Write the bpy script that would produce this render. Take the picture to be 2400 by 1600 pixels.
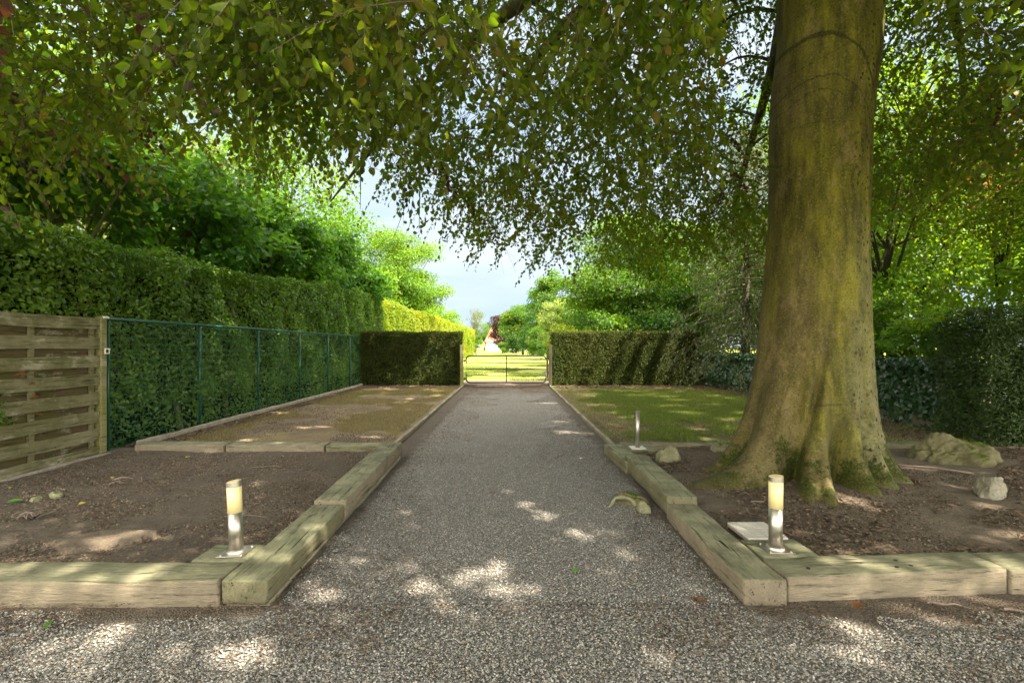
import bpy, bmesh, math, random
import numpy as np
from mathutils import Vector, Matrix, noise as mnoise
for o in list(bpy.data.objects): bpy.data.objects.remove(o, do_unlink=True)
sc = bpy.context.scene
C = sc.collection
rng = np.random.default_rng(11)
random.seed(5)
R = math.radians
# ------------------------------------------------------------------ camera
H = 1.45; F = 1133.0; VX = 1192.0; VY = 813.0
cam = bpy.data.cameras.new('camera'); cam.lens = 17.0; cam.sensor_width = 36
cam.shift_x = 8/2400; cam.shift_y = 13/2400; cam.clip_end = 2000; cam.clip_start = 0.02
co = bpy.data.objects.new('camera', cam); C.objects.link(co)
co.location = (0, 0, H); co.rotation_euler = (R(90), 0, 0); sc.camera = co
# ------------------------------------------------------------------ light
SUN = Vector((0.70, -0.56, 0.93)).normalized()      # towards the sun
SUN_EL = math.asin(SUN.z); SUN_AZ = math.atan2(SUN.x, SUN.y)
sc.view_settings.view_transform = 'Standard'; sc.view_settings.look = 'None'
sc.view_settings.exposure = 2.28; sc.view_settings.gamma = 1.0
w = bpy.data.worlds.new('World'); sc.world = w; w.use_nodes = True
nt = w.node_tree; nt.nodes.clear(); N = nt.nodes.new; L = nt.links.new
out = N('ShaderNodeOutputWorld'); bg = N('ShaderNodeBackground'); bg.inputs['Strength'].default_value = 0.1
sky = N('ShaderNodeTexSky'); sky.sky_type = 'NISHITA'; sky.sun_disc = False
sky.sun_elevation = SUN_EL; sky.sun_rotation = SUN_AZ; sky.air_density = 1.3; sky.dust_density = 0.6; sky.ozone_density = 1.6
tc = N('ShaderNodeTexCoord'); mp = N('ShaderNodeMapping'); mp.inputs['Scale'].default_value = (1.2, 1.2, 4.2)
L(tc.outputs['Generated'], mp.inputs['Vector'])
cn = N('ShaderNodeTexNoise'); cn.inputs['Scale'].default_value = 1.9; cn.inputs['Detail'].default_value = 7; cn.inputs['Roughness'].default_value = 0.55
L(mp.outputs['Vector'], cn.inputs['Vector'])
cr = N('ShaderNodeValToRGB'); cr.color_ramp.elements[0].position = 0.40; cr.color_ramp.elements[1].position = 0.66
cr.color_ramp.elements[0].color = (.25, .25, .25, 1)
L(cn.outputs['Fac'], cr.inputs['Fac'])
# unseen sky overhead and behind the camera brightened to lift the shade, dimmer in view
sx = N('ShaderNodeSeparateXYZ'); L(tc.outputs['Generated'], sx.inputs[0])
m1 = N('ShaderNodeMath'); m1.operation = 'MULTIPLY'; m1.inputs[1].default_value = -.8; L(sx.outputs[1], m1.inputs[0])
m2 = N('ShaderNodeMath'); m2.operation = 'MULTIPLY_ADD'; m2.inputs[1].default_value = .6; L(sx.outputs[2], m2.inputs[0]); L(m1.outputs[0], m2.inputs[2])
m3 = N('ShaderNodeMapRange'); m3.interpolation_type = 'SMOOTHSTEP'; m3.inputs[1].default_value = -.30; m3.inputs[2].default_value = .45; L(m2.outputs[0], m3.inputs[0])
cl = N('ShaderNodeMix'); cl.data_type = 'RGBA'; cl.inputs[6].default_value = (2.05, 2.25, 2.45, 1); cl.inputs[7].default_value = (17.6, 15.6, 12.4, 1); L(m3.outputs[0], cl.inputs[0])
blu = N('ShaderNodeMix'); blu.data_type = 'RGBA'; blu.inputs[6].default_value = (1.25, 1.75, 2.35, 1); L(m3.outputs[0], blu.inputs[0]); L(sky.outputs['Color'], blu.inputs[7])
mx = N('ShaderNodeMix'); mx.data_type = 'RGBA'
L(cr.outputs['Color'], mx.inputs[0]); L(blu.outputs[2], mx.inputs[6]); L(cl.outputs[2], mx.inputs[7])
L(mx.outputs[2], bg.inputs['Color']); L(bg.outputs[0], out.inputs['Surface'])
sl = bpy.data.lights.new('sun', 'SUN'); sl.energy = 4.8; sl.angle = R(0.53); sl.color = (1.0, 0.87, 0.68)
so = bpy.data.objects.new('sun', sl); C.objects.link(so); so.location = (20, -12, 30)
so.rotation_euler = SUN.to_track_quat('Z', 'Y').to_euler()

# ------------------------------------------------------------------ helpers
def P(px, py, h=0.0):
    y = F*(H-h)/(py-VY); return Vector(((px-VX)*y/F, y, h))
def tag(o, label=None, cat=None, group=None, kind=None):
    if label: o['label'] = label
    if cat: o['category'] = cat
    if group: o['group'] = group
    if kind: o['kind'] = kind
    return o
def empty(name, loc=(0, 0, 0), rz=0, label=None, cat=None, group=None):
    o = bpy.data.objects.new(name, None); C.objects.link(o); o.location = loc; o.rotation_euler = (0, 0, rz)
    return tag(o, label, cat, group)
def link(name, me, mat=None, parent=None, smooth=False):
    o = bpy.data.objects.new(name, me); C.objects.link(o)
    if mat: me.materials.append(mat)
    if parent: o.parent = parent
    if smooth: me.polygons.foreach_set('use_smooth', [True]*len(me.polygons))
    return o
def from_bm(name, bm, mat=None, parent=None, smooth=False):
    me = bpy.data.meshes.new(name); bm.to_mesh(me); bm.free()
    return link(name, me, mat, parent, smooth)
def np_mesh(name, V, F_, uv=None, rnd=None):
    """V (n,3), F_ (m,k) constant-k faces; rnd per face."""
    me = bpy.data.meshes.new(name); m, k = F_.shape
    me.vertices.add(len(V)); me.vertices.foreach_set('co', V.astype(np.float32).ravel())
    me.loops.add(m*k); me.loops.foreach_set('vertex_index', F_.astype(np.int32).ravel())
    me.polygons.add(m); me.polygons.foreach_set('loop_start', np.arange(m, dtype=np.int32)*k)
    me.update(calc_edges=True)
    if uv is not None:
        u = me.uv_layers.new(name='UVMap'); u.data.foreach_set('uv', uv.astype(np.float32).ravel())
    if rnd is not None:
        a = me.attributes.new('rnd', 'FLOAT', 'FACE'); a.data.foreach_set('value', rnd.astype(np.float32))
    return me
def add_box(bm, c, s, rot=None, bevel=0.0, seg=2):
    r = bmesh.ops.create_cube(bm, size=1)['verts']
    M = Matrix.Translation(c) @ (rot if rot else Matrix.Identity(4)) @ Matrix.Diagonal((s[0], s[1], s[2], 1))
    bmesh.ops.transform(bm, matrix=M, verts=r)
    if bevel > 0:
        e = {e for v in r for e in v.link_edges}
        bmesh.ops.bevel(bm, geom=list(e), offset=bevel, segments=seg, affect='EDGES', profile=.6)
def add_cyl(bm, p0, p1, r0, r1=None, seg=24, caps=True):
    r1 = r0 if r1 is None else r1; p0 = Vector(p0); p1 = Vector(p1); d = p1-p0
    M = Matrix.Translation((p0+p1)/2) @ d.to_track_quat('Z', 'Y').to_matrix().to_4x4()
    return bmesh.ops.create_cone(bm, cap_ends=caps, segments=seg, radius1=r0, radius2=r1, depth=d.length, matrix=M)['verts']
def tube_arrays(pts, rad, seg=8):
    pts = np.asarray(pts, float); n = len(pts); T = np.gradient(pts, axis=0)
    T /= np.linalg.norm(T, axis=1)[:, None]+1e-9
    ref = np.array([0, 0, 1.]) if abs(T[:, 2]).mean() < .8 else np.array([1., 0, 0])
    A = np.cross(T, ref); A /= np.linalg.norm(A, axis=1)[:, None]+1e-9; B = np.cross(T, A)
    th = np.linspace(0, 2*np.pi, seg, endpoint=False); rad = np.asarray(rad, float)
    V = pts[:, None]+rad[:, None, None]*(np.cos(th)[None, :, None]*A[:, None]+np.sin(th)[None, :, None]*B[:, None])
    V = V.reshape(-1, 3); i = np.arange(n-1)[:, None]*seg; j = np.arange(seg)[None]; j2 = (j+1) % seg
    F_ = np.stack([i+j, i+j2, i+seg+j2, i+seg+j], -1).reshape(-1, 4)
    return V, F_
def join_arrays(parts):
    Vs, Fs, off = [], [], 0
    for V, F_ in parts: Vs.append(V); Fs.append(F_+off); off += len(V)
    return np.concatenate(Vs), np.concatenate(Fs)
def tubes(name, lst, mat, parent=None):
    V, F_ = join_arrays([tube_arrays(*a) for a in lst]); me = np_mesh(name, V, F_)
    return link(name, me, mat, parent, True)
def unit(a): return a/(np.linalg.norm(a, axis=-1, keepdims=True)+1e-9)
class VNoise:
    def __init__(s, seed): s.g = np.random.default_rng(seed).random((32, 32, 32))
    def __call__(s, p, scale):
        q = np.asarray(p)*scale; i = np.floor(q).astype(int); f = q-i; f = f*f*(3-2*f); r = 0
        for a in (0, 1):
            for b in (0, 1):
                for c in (0, 1):
                    wgt = (f[:, 0] if a else 1-f[:, 0])*(f[:, 1] if b else 1-f[:, 1])*(f[:, 2] if c else 1-f[:, 2])
                    r = r+wgt*s.g[(i[:, 0]+a) % 32, (i[:, 1]+b) % 32, (i[:, 2]+c) % 32]
        return r
vn = VNoise(3)
# leaf outlines: (u along, v across, w lift); faces all of the same size
LEAF = {
 'kite': (np.array([[0, 0, 0], [.42, .5, .1], [1, 0, -.06], [.42, -.5, .1]]), [[0, 1, 2, 3]]),
 'ovate': (np.array([[0, 0, 0], [.2, .36, .07], [.5, .5, .1], [.82, .27, .03], [1, 0, -.08], [.82, -.27, .03], [.5, -.5, .1], [.2, -.36, .07]]),
           [[0, 1, 2, 3, 4], [0, 4, 5, 6, 7]]),
 'six': (np.array([[0, 0, 0], [.28, .46, .1], [.7, .4, .06], [1, 0, -.07], [.7, -.4, .06], [.28, -.46, .1]]), [[0, 1, 2, 3], [0, 3, 4, 5]]),
 'lobed': (np.array([[0, 0, 0], [-.08, .3, .03], [.12, .3, .03], [.3, .62, .0], [.5, .28, .05], [1, 0, -.1], [.5, -.28, .05], [.3, -.62, 0], [.12, -.3, .03], [-.08, -.3, .03]]),
           [[0, 1, 2, 3, 4, 5], [0, 5, 6, 7, 8, 9]]),
 'blade': (np.array([[0, .5, 0], [0, -.5, 0], [.6, -.3, .05], [1, 0, .22]]), [[0, 1, 2, 3]]),
}
def leaves(name, Pn, D, Nn, Ln, ratio, kind, mat, parent=None, rnd=None):
    T, Fc = LEAF[kind]; Fc = np.array(Fc); n = len(Pn)
    D = unit(D); S = unit(np.cross(Nn, D)); Nn = np.cross(D, S)
    Ln = np.broadcast_to(np.asarray(Ln, float), (n,))[:, None, None]
    V = Pn[:, None]+Ln*(T[None, :, 0:1]*D[:, None]+T[None, :, 1:2]*ratio*S[:, None]+T[None, :, 2:3]*Nn[:, None])
    k = len(T); Fa = (np.arange(n)[:, None, None]*k+Fc[None]).reshape(-1, Fc.shape[1])
    uv = np.broadcast_to((T[Fc][..., :2]+[0, .5])[None], (n,)+Fc.shape+(2,)).reshape(-1, 2)
    rnd = rng.random(n) if rnd is None else rnd
    me = np_mesh(name, V.reshape(-1, 3), Fa, uv, np.repeat(rnd, len(Fc)))
    return link(name, me, mat, parent)
def rand_dir(n): return unit(rng.normal(size=(n, 3)))

# ------------------------------------------------------------------ materials
class Mat:
    def __init__(s, name):
        s.m = bpy.data.materials.new(name); s.m.use_nodes = True; s.nt = s.m.node_tree; s.nt.nodes.clear()
        s.out = s.nt.nodes.new('ShaderNodeOutputMaterial'); s.tc = s.nt.nodes.new('ShaderNodeTexCoord')
    def n(s, t, **kw):
        x = s.nt.nodes.new(t)
        for k, v in kw.items():
            if k in x.inputs: x.inputs[k].default_value = v
            else: setattr(x, k, v)
        return x
    def l(s, a, b): s.nt.links.new(a, b)
    def coord(s, scale=(1, 1, 1), src='Object', rot=(0, 0, 0)):
        m = s.n('ShaderNodeMapping'); m.inputs['Scale'].default_value = scale; m.inputs['Rotation'].default_value = rot
        s.l(s.tc.outputs[src], m.inputs['Vector']); return m.outputs[0]
    def noise(s, scale, detail=4, rough=.55, vec=None, dist=0):
        x = s.n('ShaderNodeTexNoise'); x.inputs['Scale'].default_value = scale; x.inputs['Detail'].default_value = detail
        x.inputs['Roughness'].default_value = rough; x.inputs['Distortion'].default_value = dist
        s.l(vec if vec is not None else s.coord(), x.inputs['Vector']); return x.outputs['Fac']
    def vor(s, scale, vec=None, feature='F1', out='Distance', rnd=1):
        x = s.n('ShaderNodeTexVoronoi', feature=feature); x.inputs['Scale'].default_value = scale; x.inputs['Randomness'].default_value = rnd
        s.l(vec if vec is not None else s.coord(), x.inputs['Vector']); return x.outputs[out]
    def ramp(s, fac, stops):
        r = s.n('ShaderNodeValToRGB'); e = r.color_ramp.elements
        while len(e) < len(stops): e.new(.5)
        for i, (p, c) in enumerate(stops):
            e[i].position = p; c = (c, c, c) if isinstance(c, (int, float)) else c; e[i].color = (*c, 1)
        s.l(fac, r.inputs['Fac']); return r.outputs['Color']
    def mix(s, fac, a, b, blend='MIX'):
        x = s.n('ShaderNodeMix', data_type='RGBA', blend_type=blend)
        for sock, v in ((x.inputs[0], fac), (x.inputs[6], a), (x.inputs[7], b)):
            if isinstance(v, (int, float)): sock.default_value = v
            elif isinstance(v, tuple): sock.default_value = (*v, 1)
            else: s.l(v, sock)
        return x.outputs[2]
    def math(s, op, a, b=0., clamp=False):
        x = s.n('ShaderNodeMath', operation=op, use_clamp=clamp)
        for sock, v in ((x.inputs[0], a), (x.inputs[1], b)):
            if isinstance(v, (int, float)): sock.default_value = v
            else: s.l(v, sock)
        return x.outputs[0]
    def bump(s, h, strength=.5, dist=.01, prev=None):
        b = s.n('ShaderNodeBump'); b.inputs['Strength'].default_value = strength; b.inputs['Distance'].default_value = dist
        s.l(h, b.inputs['Height'])
        if prev is not None: s.l(prev, b.inputs['Normal'])
        return b.outputs[0]
    def sep(s, vec):
        x = s.n('ShaderNodeSeparateXYZ'); s.l(vec, x.inputs[0]); return x.outputs
    def attr(s, name='rnd'):
        x = s.n('ShaderNodeAttribute', attribute_name=name); return x.outputs['Fac']
    def done(s, col, rough=.8, normal=None, metal=0., spec=.4, trans=None, tfac=.4):
        b = s.n('ShaderNodeBsdfPrincipled'); b.inputs['Specular IOR Level'].default_value = spec; b.inputs['Metallic'].default_value = metal
        if isinstance(col, tuple): b.inputs['Base Color'].default_value = (*col, 1)
        else: s.l(col, b.inputs['Base Color'])
        if isinstance(rough, (int, float)): b.inputs['Roughness'].default_value = rough
        else: s.l(rough, b.inputs['Roughness'])
        if normal is not None: s.l(normal, b.inputs['Normal'])
        sh = b.outputs[0]
        if trans is not None:
            t = s.n('ShaderNodeBsdfTranslucent')
            if isinstance(trans, tuple): t.inputs[0].default_value = (*trans, 1)
            else: s.l(trans, t.inputs[0])
            m = s.n('ShaderNodeMixShader'); m.inputs[0].default_value = tfac
            s.l(sh, m.inputs[1]); s.l(t.outputs[0], m.inputs[2]); sh = m.outputs[0]
        s.l(sh, s.out.inputs['Surface']); return s.m
def leaf_mat(name, cols, tcols, tfac=.45, rough=.5, spec=.4, veins=False, nscale=.5):
    m = Mat(name); a = m.attr(); k = len(cols)
    nz = m.noise(nscale, 2, .5, m.coord(src='Object'))
    f = m.math('ADD', m.math('MULTIPLY', a, .75), m.math('MULTIPLY', m.math('SUBTRACT', nz, .25), .5), True)
    c = m.ramp(f, [(i/(k-1), c) for i, c in enumerate(cols)])
    t = m.ramp(f, [(i/(k-1), c) for i, c in enumerate(tcols)])
    nrm = None
    if veins:
        uv = m.sep(m.tc.outputs['UV']); ac = m.math('ABSOLUTE', m.math('SUBTRACT', uv[1], .5))
        s = m.math('SINE', m.math('MULTIPLY', m.math('SUBTRACT', uv[0], m.math('MULTIPLY', ac, .9)), 52.))
        rib = m.math('LESS_THAN', ac, .03)
        v = m.math('MAXIMUM', m.math('MULTIPLY', m.math('ADD', s, 1.), .3), rib)
        c = m.mix(m.math('MULTIPLY', rib, .5), c, (.2, .17, .06))
        t = m.mix(m.math('MULTIPLY', v, .35), t, (.02, .02, .004), 'MIX'); nrm = m.bump(v, .5, .003)
    return m.done(c, rough, nrm, spec=spec, trans=t, tfac=tfac)

M_BEECH = leaf_mat('beech_leaf', [(.026, .05, .006), (.045, .072, .008), (.07, .088, .012), (.11, .065, .015)],
                   [(.13, .34, .006), (.25, .44, .008), (.40, .50, .012), (.45, .2, .03)], .5, .55, .12, True)
M_COPPER = leaf_mat('copper_leaf', [(.03, .025, .018), (.05, .022, .018), (.09, .035, .02)], [(.10, .07, .015), (.16, .045, .02), (.26, .08, .02)], .35, .45, .35, True)
M_LIME = leaf_mat('lime_leaf', [(.02, .09, .008), (.04, .15, .012), (.08, .22, .016)], [(.07, .24, .010), (.15, .36, .016), (.28, .48, .022)], .5, .42, .4, True)
M_HORN = leaf_mat('hornbeam_leaf', [(.035, .085, .014), (.095, .175, .024), (.20, .30, .04)], [(.10, .28, .012), (.22, .46, .018), (.44, .62, .03)], .4, .36, .5)
M_SUNLIT_YELLOW = leaf_mat('sunlit_yellow_leaf', [(.07, .14, .010), (.15, .22, .014), (.34, .30, .018)], [(.22, .42, .01), (.45, .55, .015), (.7, .5, .02)], .45, .5)  # on the hedge: sunlight put into a yellower copy of the hornbeam leaf colour
M_GREEN = leaf_mat('green_leaf', [(.022, .06, .010), (.055, .11, .014), (.12, .17, .018)], [(.07, .24, .01), (.18, .38, .015), (.38, .52, .02)], .5, .45)
M_BRIGHT = leaf_mat('bright_leaf', [(.05, .15, .010), (.09, .22, .012), (.16, .30, .015)], [(.12, .30, .01), (.25, .40, .013), (.42, .50, .018)], .5, .45)
M_DARK = leaf_mat('dark_leaf', [(.015, .05, .012), (.03, .08, .014), (.055, .12, .02)], [(.03, .16, .01), (.07, .24, .012), (.14, .34, .02)], .4, .42)
M_OLIVE = leaf_mat('olive_leaf', [(.05, .09, .02), (.10, .13, .03), (.17, .17, .04)], [(.14, .26, .02), (.26, .32, .03), (.4, .4, .05)], .45, .5)
M_PALE = leaf_mat('pale_leaf', [(.10, .18, .04), (.2, .28, .07), (.34, .38, .14)], [(.2, .4, .05), (.4, .5, .08), (.5, .55, .15)], .45, .5)
M_PURPLE = leaf_mat('purple_leaf', [(.03, .02, .02), (.06, .03, .028), (.10, .05, .035)], [(.04, .018, .018), (.07, .03, .025), (.11, .05, .035)], .3, .45)
M_ORANGE = leaf_mat('orange_leaf', [(.12, .06, .015), (.22, .09, .02), (.3, .12, .03)], [(.4, .15, .02), (.6, .2, .03), (.7, .3, .04)], .5, .45)
M_YEW = leaf_mat('yew_leaf', [(.02, .04, .010), (.035, .07, .012), (.07, .11, .02)], [(.03, .08, .006), (.06, .13, .01), (.12, .2, .02)], .2, .5)
M_CYPRESS = leaf_mat('hedge_sprig', [(.016, .034, .008), (.034, .058, .012), (.07, .084, .018), (.08, .056, .02)], [(.05, .11, .008), (.10, .16, .012), (.17, .2, .025), (.18, .12, .03)], .25, .6, .15, nscale=1.3)
M_SPRUCE = leaf_mat('spruce_needle', [(.05, .075, .03), (.085, .11, .04), (.14, .14, .06)], [(.1, .16, .04), (.16, .22, .05), (.24, .26, .08)], .25, .55)
M_IVY = leaf_mat('ivy_leaf', [(.010, .035, .012), (.02, .06, .018), (.04, .10, .025)], [(.02, .10, .012), (.04, .16, .015), (.10, .26, .02)], .22, .3, .6)
M_GRASS = leaf_mat('grass_blade', [(.055, .09, .015), (.11, .15, .024), (.22, .22, .06)], [(.12, .26, .02), (.22, .34, .03), (.36, .4, .07)], .35, .6)
M_DRYGRASS = leaf_mat('dry_grass_blade', [(.12, .12, .04), (.27, .22, .10), (.42, .34, .20)], [(.2, .22, .05), (.3, .26, .1), (.4, .3, .14)], .3, .7)
M_LITTER = leaf_mat('litter', [(.03, .022, .016), (.08, .058, .04), (.19, .14, .095), (.10, .078, .056)], [(.05, .03, .01), (.15, .07, .03), (.3, .15, .06), (.2, .1, .05)], .15, .7)
M_DEADLEAF = leaf_mat('dead_leaf', [(.16, .06, .02), (.25, .11, .04)], [(.3, .12, .03), (.4, .2, .05)], .3, .6, veins=True)
M_YLEAF = leaf_mat('yellow_leaf', [(.5, .42, .04), (.55, .5, .06)], [(.6, .5, .05), (.6, .55, .06)], .3, .5, veins=True)
M_GLEAF = leaf_mat('fresh_leaf', [(.08, .25, .02), (.10, .3, .03)], [(.2, .5, .03), (.2, .5, .03)], .3, .5, veins=True)

def m_bark(name, a, b, c, s=6):
    m = Mat(name); v = m.coord((1, 1, .25)); n = m.noise(s, 8, .65, v); n2 = m.noise(1.7, 4)
    col = m.mix(m.ramp(n2, [(.4, 0.), (.62, 1.)]), m.ramp(n, [(.3, a), (.6, b)]), c)
    return m.done(col, .85, m.bump(n, .8, .02))
M_BARK = m_bark('bark', (.05, .04, .025), (.13, .11, .075), (.09, .10, .04))
M_DARKBARK = m_bark('dark_bark', (.02, .016, .01), (.06, .045, .03), (.04, .045, .018))
M_TWIG = m_bark('twig_bark', (.06, .045, .03), (.10, .075, .05), (.08, .065, .035), 20)
M_DEADWOOD = m_bark('dead_wood', (.10, .08, .06), (.26, .21, .16), (.16, .12, .09), 20)

def m_gravel():
    m = Mat('gravel'); v = m.coord(src='Generated') if False else m.coord()
    d = m.vor(95, v); cc = m.vor(95, v, out='Color'); s = m.sep(cc); d2 = m.vor(210, v)
    stone = m.ramp(s[0], [(0., (.17, .165, .155)), (.3, (.28, .27, .25)), (.6, (.38, .37, .345)), (.82, (.5, .485, .45)), (1., (.30, .24, .18))])
    gap = m.ramp(d, [(.30, 0.), (.62, 1.)])
    col = m.mix(m.math('MULTIPLY', gap, .8), stone, (.08, .072, .06))
    fine = m.noise(260, 2, .6, v); col = m.mix(m.math('MULTIPLY', fine, .5), col, m.mix(.5, col, (.08, .075, .07)))
    # dirt and needles trodden in along the sleepers, worn brown zones
    big = m.noise(.9, 5, .6, v); mid = m.noise(4.5, 6, .65, v); xyz = m.sep(v)
    soilc = m.ramp(m.noise(60, 6, .7, v), [(.3, (.035, .027, .019)), (.55, (.10, .076, .054)), (.72, (.20, .15, .10))])
    ax = m.math('ABSOLUTE', xyz[0])
    def band(val, lo, hi):
        r = m.n('ShaderNodeMapRange'); m.l(val, r.inputs[0]); r.inputs[1].default_value = lo; r.inputs[2].default_value = hi; return r.outputs[0]
    side = m.math('MULTIPLY', band(ax, 1.05, 1.45), band(xyz[1], 2.4, 2.8))
    front = m.math('MULTIPLY', band(xyz[1], 2.25, 2.7), band(ax, 1.2, 1.7))
    corner = m.math('MULTIPLY', band(ax, 1.7, 2.9), .75)
    far = m.math('MULTIPLY', band(xyz[1], 12.5, 17.0), .9)
    msk = m.math('MAXIMUM', m.math('MAXIMUM', side, front), m.math('MAXIMUM', far, corner))
    k = m.math('ADD', m.math('MULTIPLY', msk, .46), m.math('ADD', m.math('MULTIPLY', big, .35), m.math('MULTIPLY', mid, .5)))
    fac = m.ramp(k, [(.60, 0.), (.80, .95)])
    col = m.mix(fac, col, soilc)
    col = m.mix(m.ramp(m.noise(2.2, 4, .6, v), [(.35, .0), (.7, .35)]), col, (.10, .09, .08))
    hgt = m.math('SUBTRACT', 1., d)
    n = m.bump(hgt, .9, .012); n = m.bump(mid, .3, .02, n)
    return m.done(col, .8, n, spec=.3)
M_GRAVEL = m_gravel()
def m_pebble():
    m = Mat('pebble'); a = m.attr()
    c = m.ramp(a, [(0., (.085, .085, .08)), (.3, (.18, .178, .168)), (.65, (.30, .295, .275)), (.85, (.48, .465, .43)), (.93, (.28, .19, .12)), (1., (.34, .33, .30))])
    return m.done(c, .7, None, spec=.35)
M_PEBBLE = m_pebble()
def m_soil(name, a, b, c):
    m = Mat(name); v = m.coord(); f = m.noise(75, 8, .75, v); g = m.noise(1.6, 6, .6, v); q = m.noise(11, 6, .7, v)
    col = m.ramp(f, [(.28, a), (.55, b), (.74, c)])
    col = m.mix(m.ramp(g, [(.35, 0.), (.7, .55)]), col, m.mix(.5, col, (.20, .16, .12)))
    sp = m.ramp(m.vor(60, v), [(.05, 1.), (.09, 0.)]); col = m.mix(m.math('MULTIPLY', sp, .6), col, (.4, .34, .28))
    n = m.bump(f, 1., .012); n = m.bump(q, .7, .05, n)
    return m.done(col, .95, n, spec=.15)
M_SOIL = m_soil('soil', (.04, .033, .026), (.115, .096, .076), (.20, .17, .135))
M_SOIL2 = m_soil('soil_sandy', (.05, .04, .03), (.155, .126, .096), (.28, .225, .17))
def m_lawn(name, c1, c2, soil):
    m = Mat(name); v = m.coord(); f = m.noise(45, 8, .75, v); g = m.noise(1.1, 6, .65, v)
    gr = m.ramp(f, [(.3, c1), (.65, c2)]); so_ = m.ramp(m.noise(40, 6, .7, v), [(.3, soil), (.7, tuple(2.4*x for x in soil))])
    col = m.mix(m.ramp(m.math('ADD', g, m.math('MULTIPLY', m.math('SUBTRACT', f, .5), .5)), [(.40, 1.), (.62, 0.)]), gr, so_)
    return m.done(col, .95, m.bump(f, 1., .02), spec=.15)
M_LAWN = m_lawn('lawn', (.07, .10, .02), (.16, .19, .045), (.06, .042, .028))
M_LAWN_DRY = m_lawn('dry_lawn', (.13, .115, .05), (.28, .225, .13), (.085, .065, .048))
def m_field():
    m = Mat('field'); v = m.coord(); f = m.noise(14, 8, .75, v); g = m.noise(.25, 5, .6, v)
    col = m.mix(m.ramp(g, [(.38, 0.), (.6, 1.)]), m.ramp(f, [(.3, (.13, .22, .03)), (.7, (.26, .33, .05))]), m.ramp(f, [(.3, (.26, .28, .06)), (.7, (.42, .42, .12))]))
    return m.done(col, .95, m.bump(f, 1., .05), spec=.15)
M_FIELD = m_field()
def m_timber(name, top, side, dark, streak=1.):
    m = Mat(name); v = m.coord((1.2, 14, 14)); g = m.noise(2.2, 8, .7, v, .3); fine = m.noise(70, 6, .7, m.coord((.25, 1, 1))); blotch = m.noise(3.3, 6, .65); rim = m.noise(9, 5, .6)
    lc = m.noise(1., 5, .6, m.coord((1.1, 34, 34)), .6); nz = m.sep(m.n('ShaderNodeNewGeometry').outputs['Normal'])[2]
    up = m.math('MULTIPLY', m.math('SUBTRACT', nz, .5), 3., True)
    tcol = m.mix(m.ramp(blotch, [(.35, 0.), (.65, 1.)]), tuple(.55*x for x in top), tuple(1.25*x for x in top))
    tcol = m.mix(m.ramp(rim, [(.5, 0.), (.72, .75)]), tcol, (.30, .27, .19))
    scol = m.mix(m.ramp(blotch, [(.3, 0.), (.7, 1.)]), tuple(.7*x for x in side), tuple(1.25*x for x in side))
    sp = m.ramp(m.vor(85), [(.1, 1.), (.3, 0.)]); scol = m.mix(m.math('MULTIPLY', sp, .35), scol, tuple(.35*x for x in side))
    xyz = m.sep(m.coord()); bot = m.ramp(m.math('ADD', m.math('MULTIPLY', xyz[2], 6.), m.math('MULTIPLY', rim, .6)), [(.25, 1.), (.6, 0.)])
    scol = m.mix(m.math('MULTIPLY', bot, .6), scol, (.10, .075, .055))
    col = m.mix(up, scol, tcol)
    crack = m.ramp(g, [(.34, 1.), (.44, 0.)]); col = m.mix(m.math('MULTIPLY', crack, .8*streak), col, dark)
    col = m.mix(m.math('MULTIPLY', m.ramp(fine, [(.35, 1.), (.6, 0.)]), .5), col, m.mix(.5, col, dark))
    lk = m.math('MULTIPLY', m.ramp(lc, [(.33, 1.), (.38, 0.)]), streak); col = m.mix(lk, col, (.012, .011, .007))
    moss = m.ramp(m.noise(5.5, 7, .7), [(.66, 0.), (.72, 1.)]); col = m.mix(m.math('MULTIPLY', moss, up), col, (.08, .12, .015))
    n = m.bump(g, 1.*streak, .02); n = m.bump(fine, .6, .006, n)
    return m.done(col, .85, n, spec=.25)
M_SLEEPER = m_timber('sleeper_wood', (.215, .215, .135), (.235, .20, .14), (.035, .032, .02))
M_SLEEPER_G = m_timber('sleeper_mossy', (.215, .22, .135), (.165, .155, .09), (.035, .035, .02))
def m_panel(name, base, alt):
    m = Mat(name); v = m.coord((14, .9, 14)); g = m.noise(2.6, 8, .7, v, .4); b = m.noise(2.3, 6, .7); b2 = m.noise(7, 6, .7, m.coord((1, .5, 1)))
    col = m.mix(m.ramp(b, [(.4, 0.), (.6, 1.)]), base, alt)
    col = m.mix(m.ramp(b2, [(.55, 0.), (.7, .8)]), col, (.40, .38, .30))
    col = m.mix(m.ramp(g, [(.32, 1.), (.5, 0.)]), col, tuple(.35*x for x in base))
    return m.done(col, .85, m.bump(g, .6, .006), spec=.25)
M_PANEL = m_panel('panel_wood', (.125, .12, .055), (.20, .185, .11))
M_PANEL_SHADED = m_panel('panel_wood_shaded', (.085, .08, .025), (.11, .08, .05))  # same wood made darker: the recess shade is put into the back slats
M_POSTWOOD = m_panel('post_wood', (.18, .18, .05), (.26, .24, .14))
M_EDGEWOOD = m_timber('edging_wood', (.27, .245, .17), (.22, .19, .13), (.07, .06, .04), .6)
def m_concrete():
    m = Mat('concrete'); n = m.noise(9, 8, .7); f = m.noise(90, 4, .7)
    col = m.mix(m.ramp(n, [(.35, 0.), (.65, 1.)]), (.20, .175, .14), (.36, .32, .26))
    return m.done(col, .9, m.bump(f, .5, .004), spec=.2)
M_CONC = m_concrete()
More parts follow.
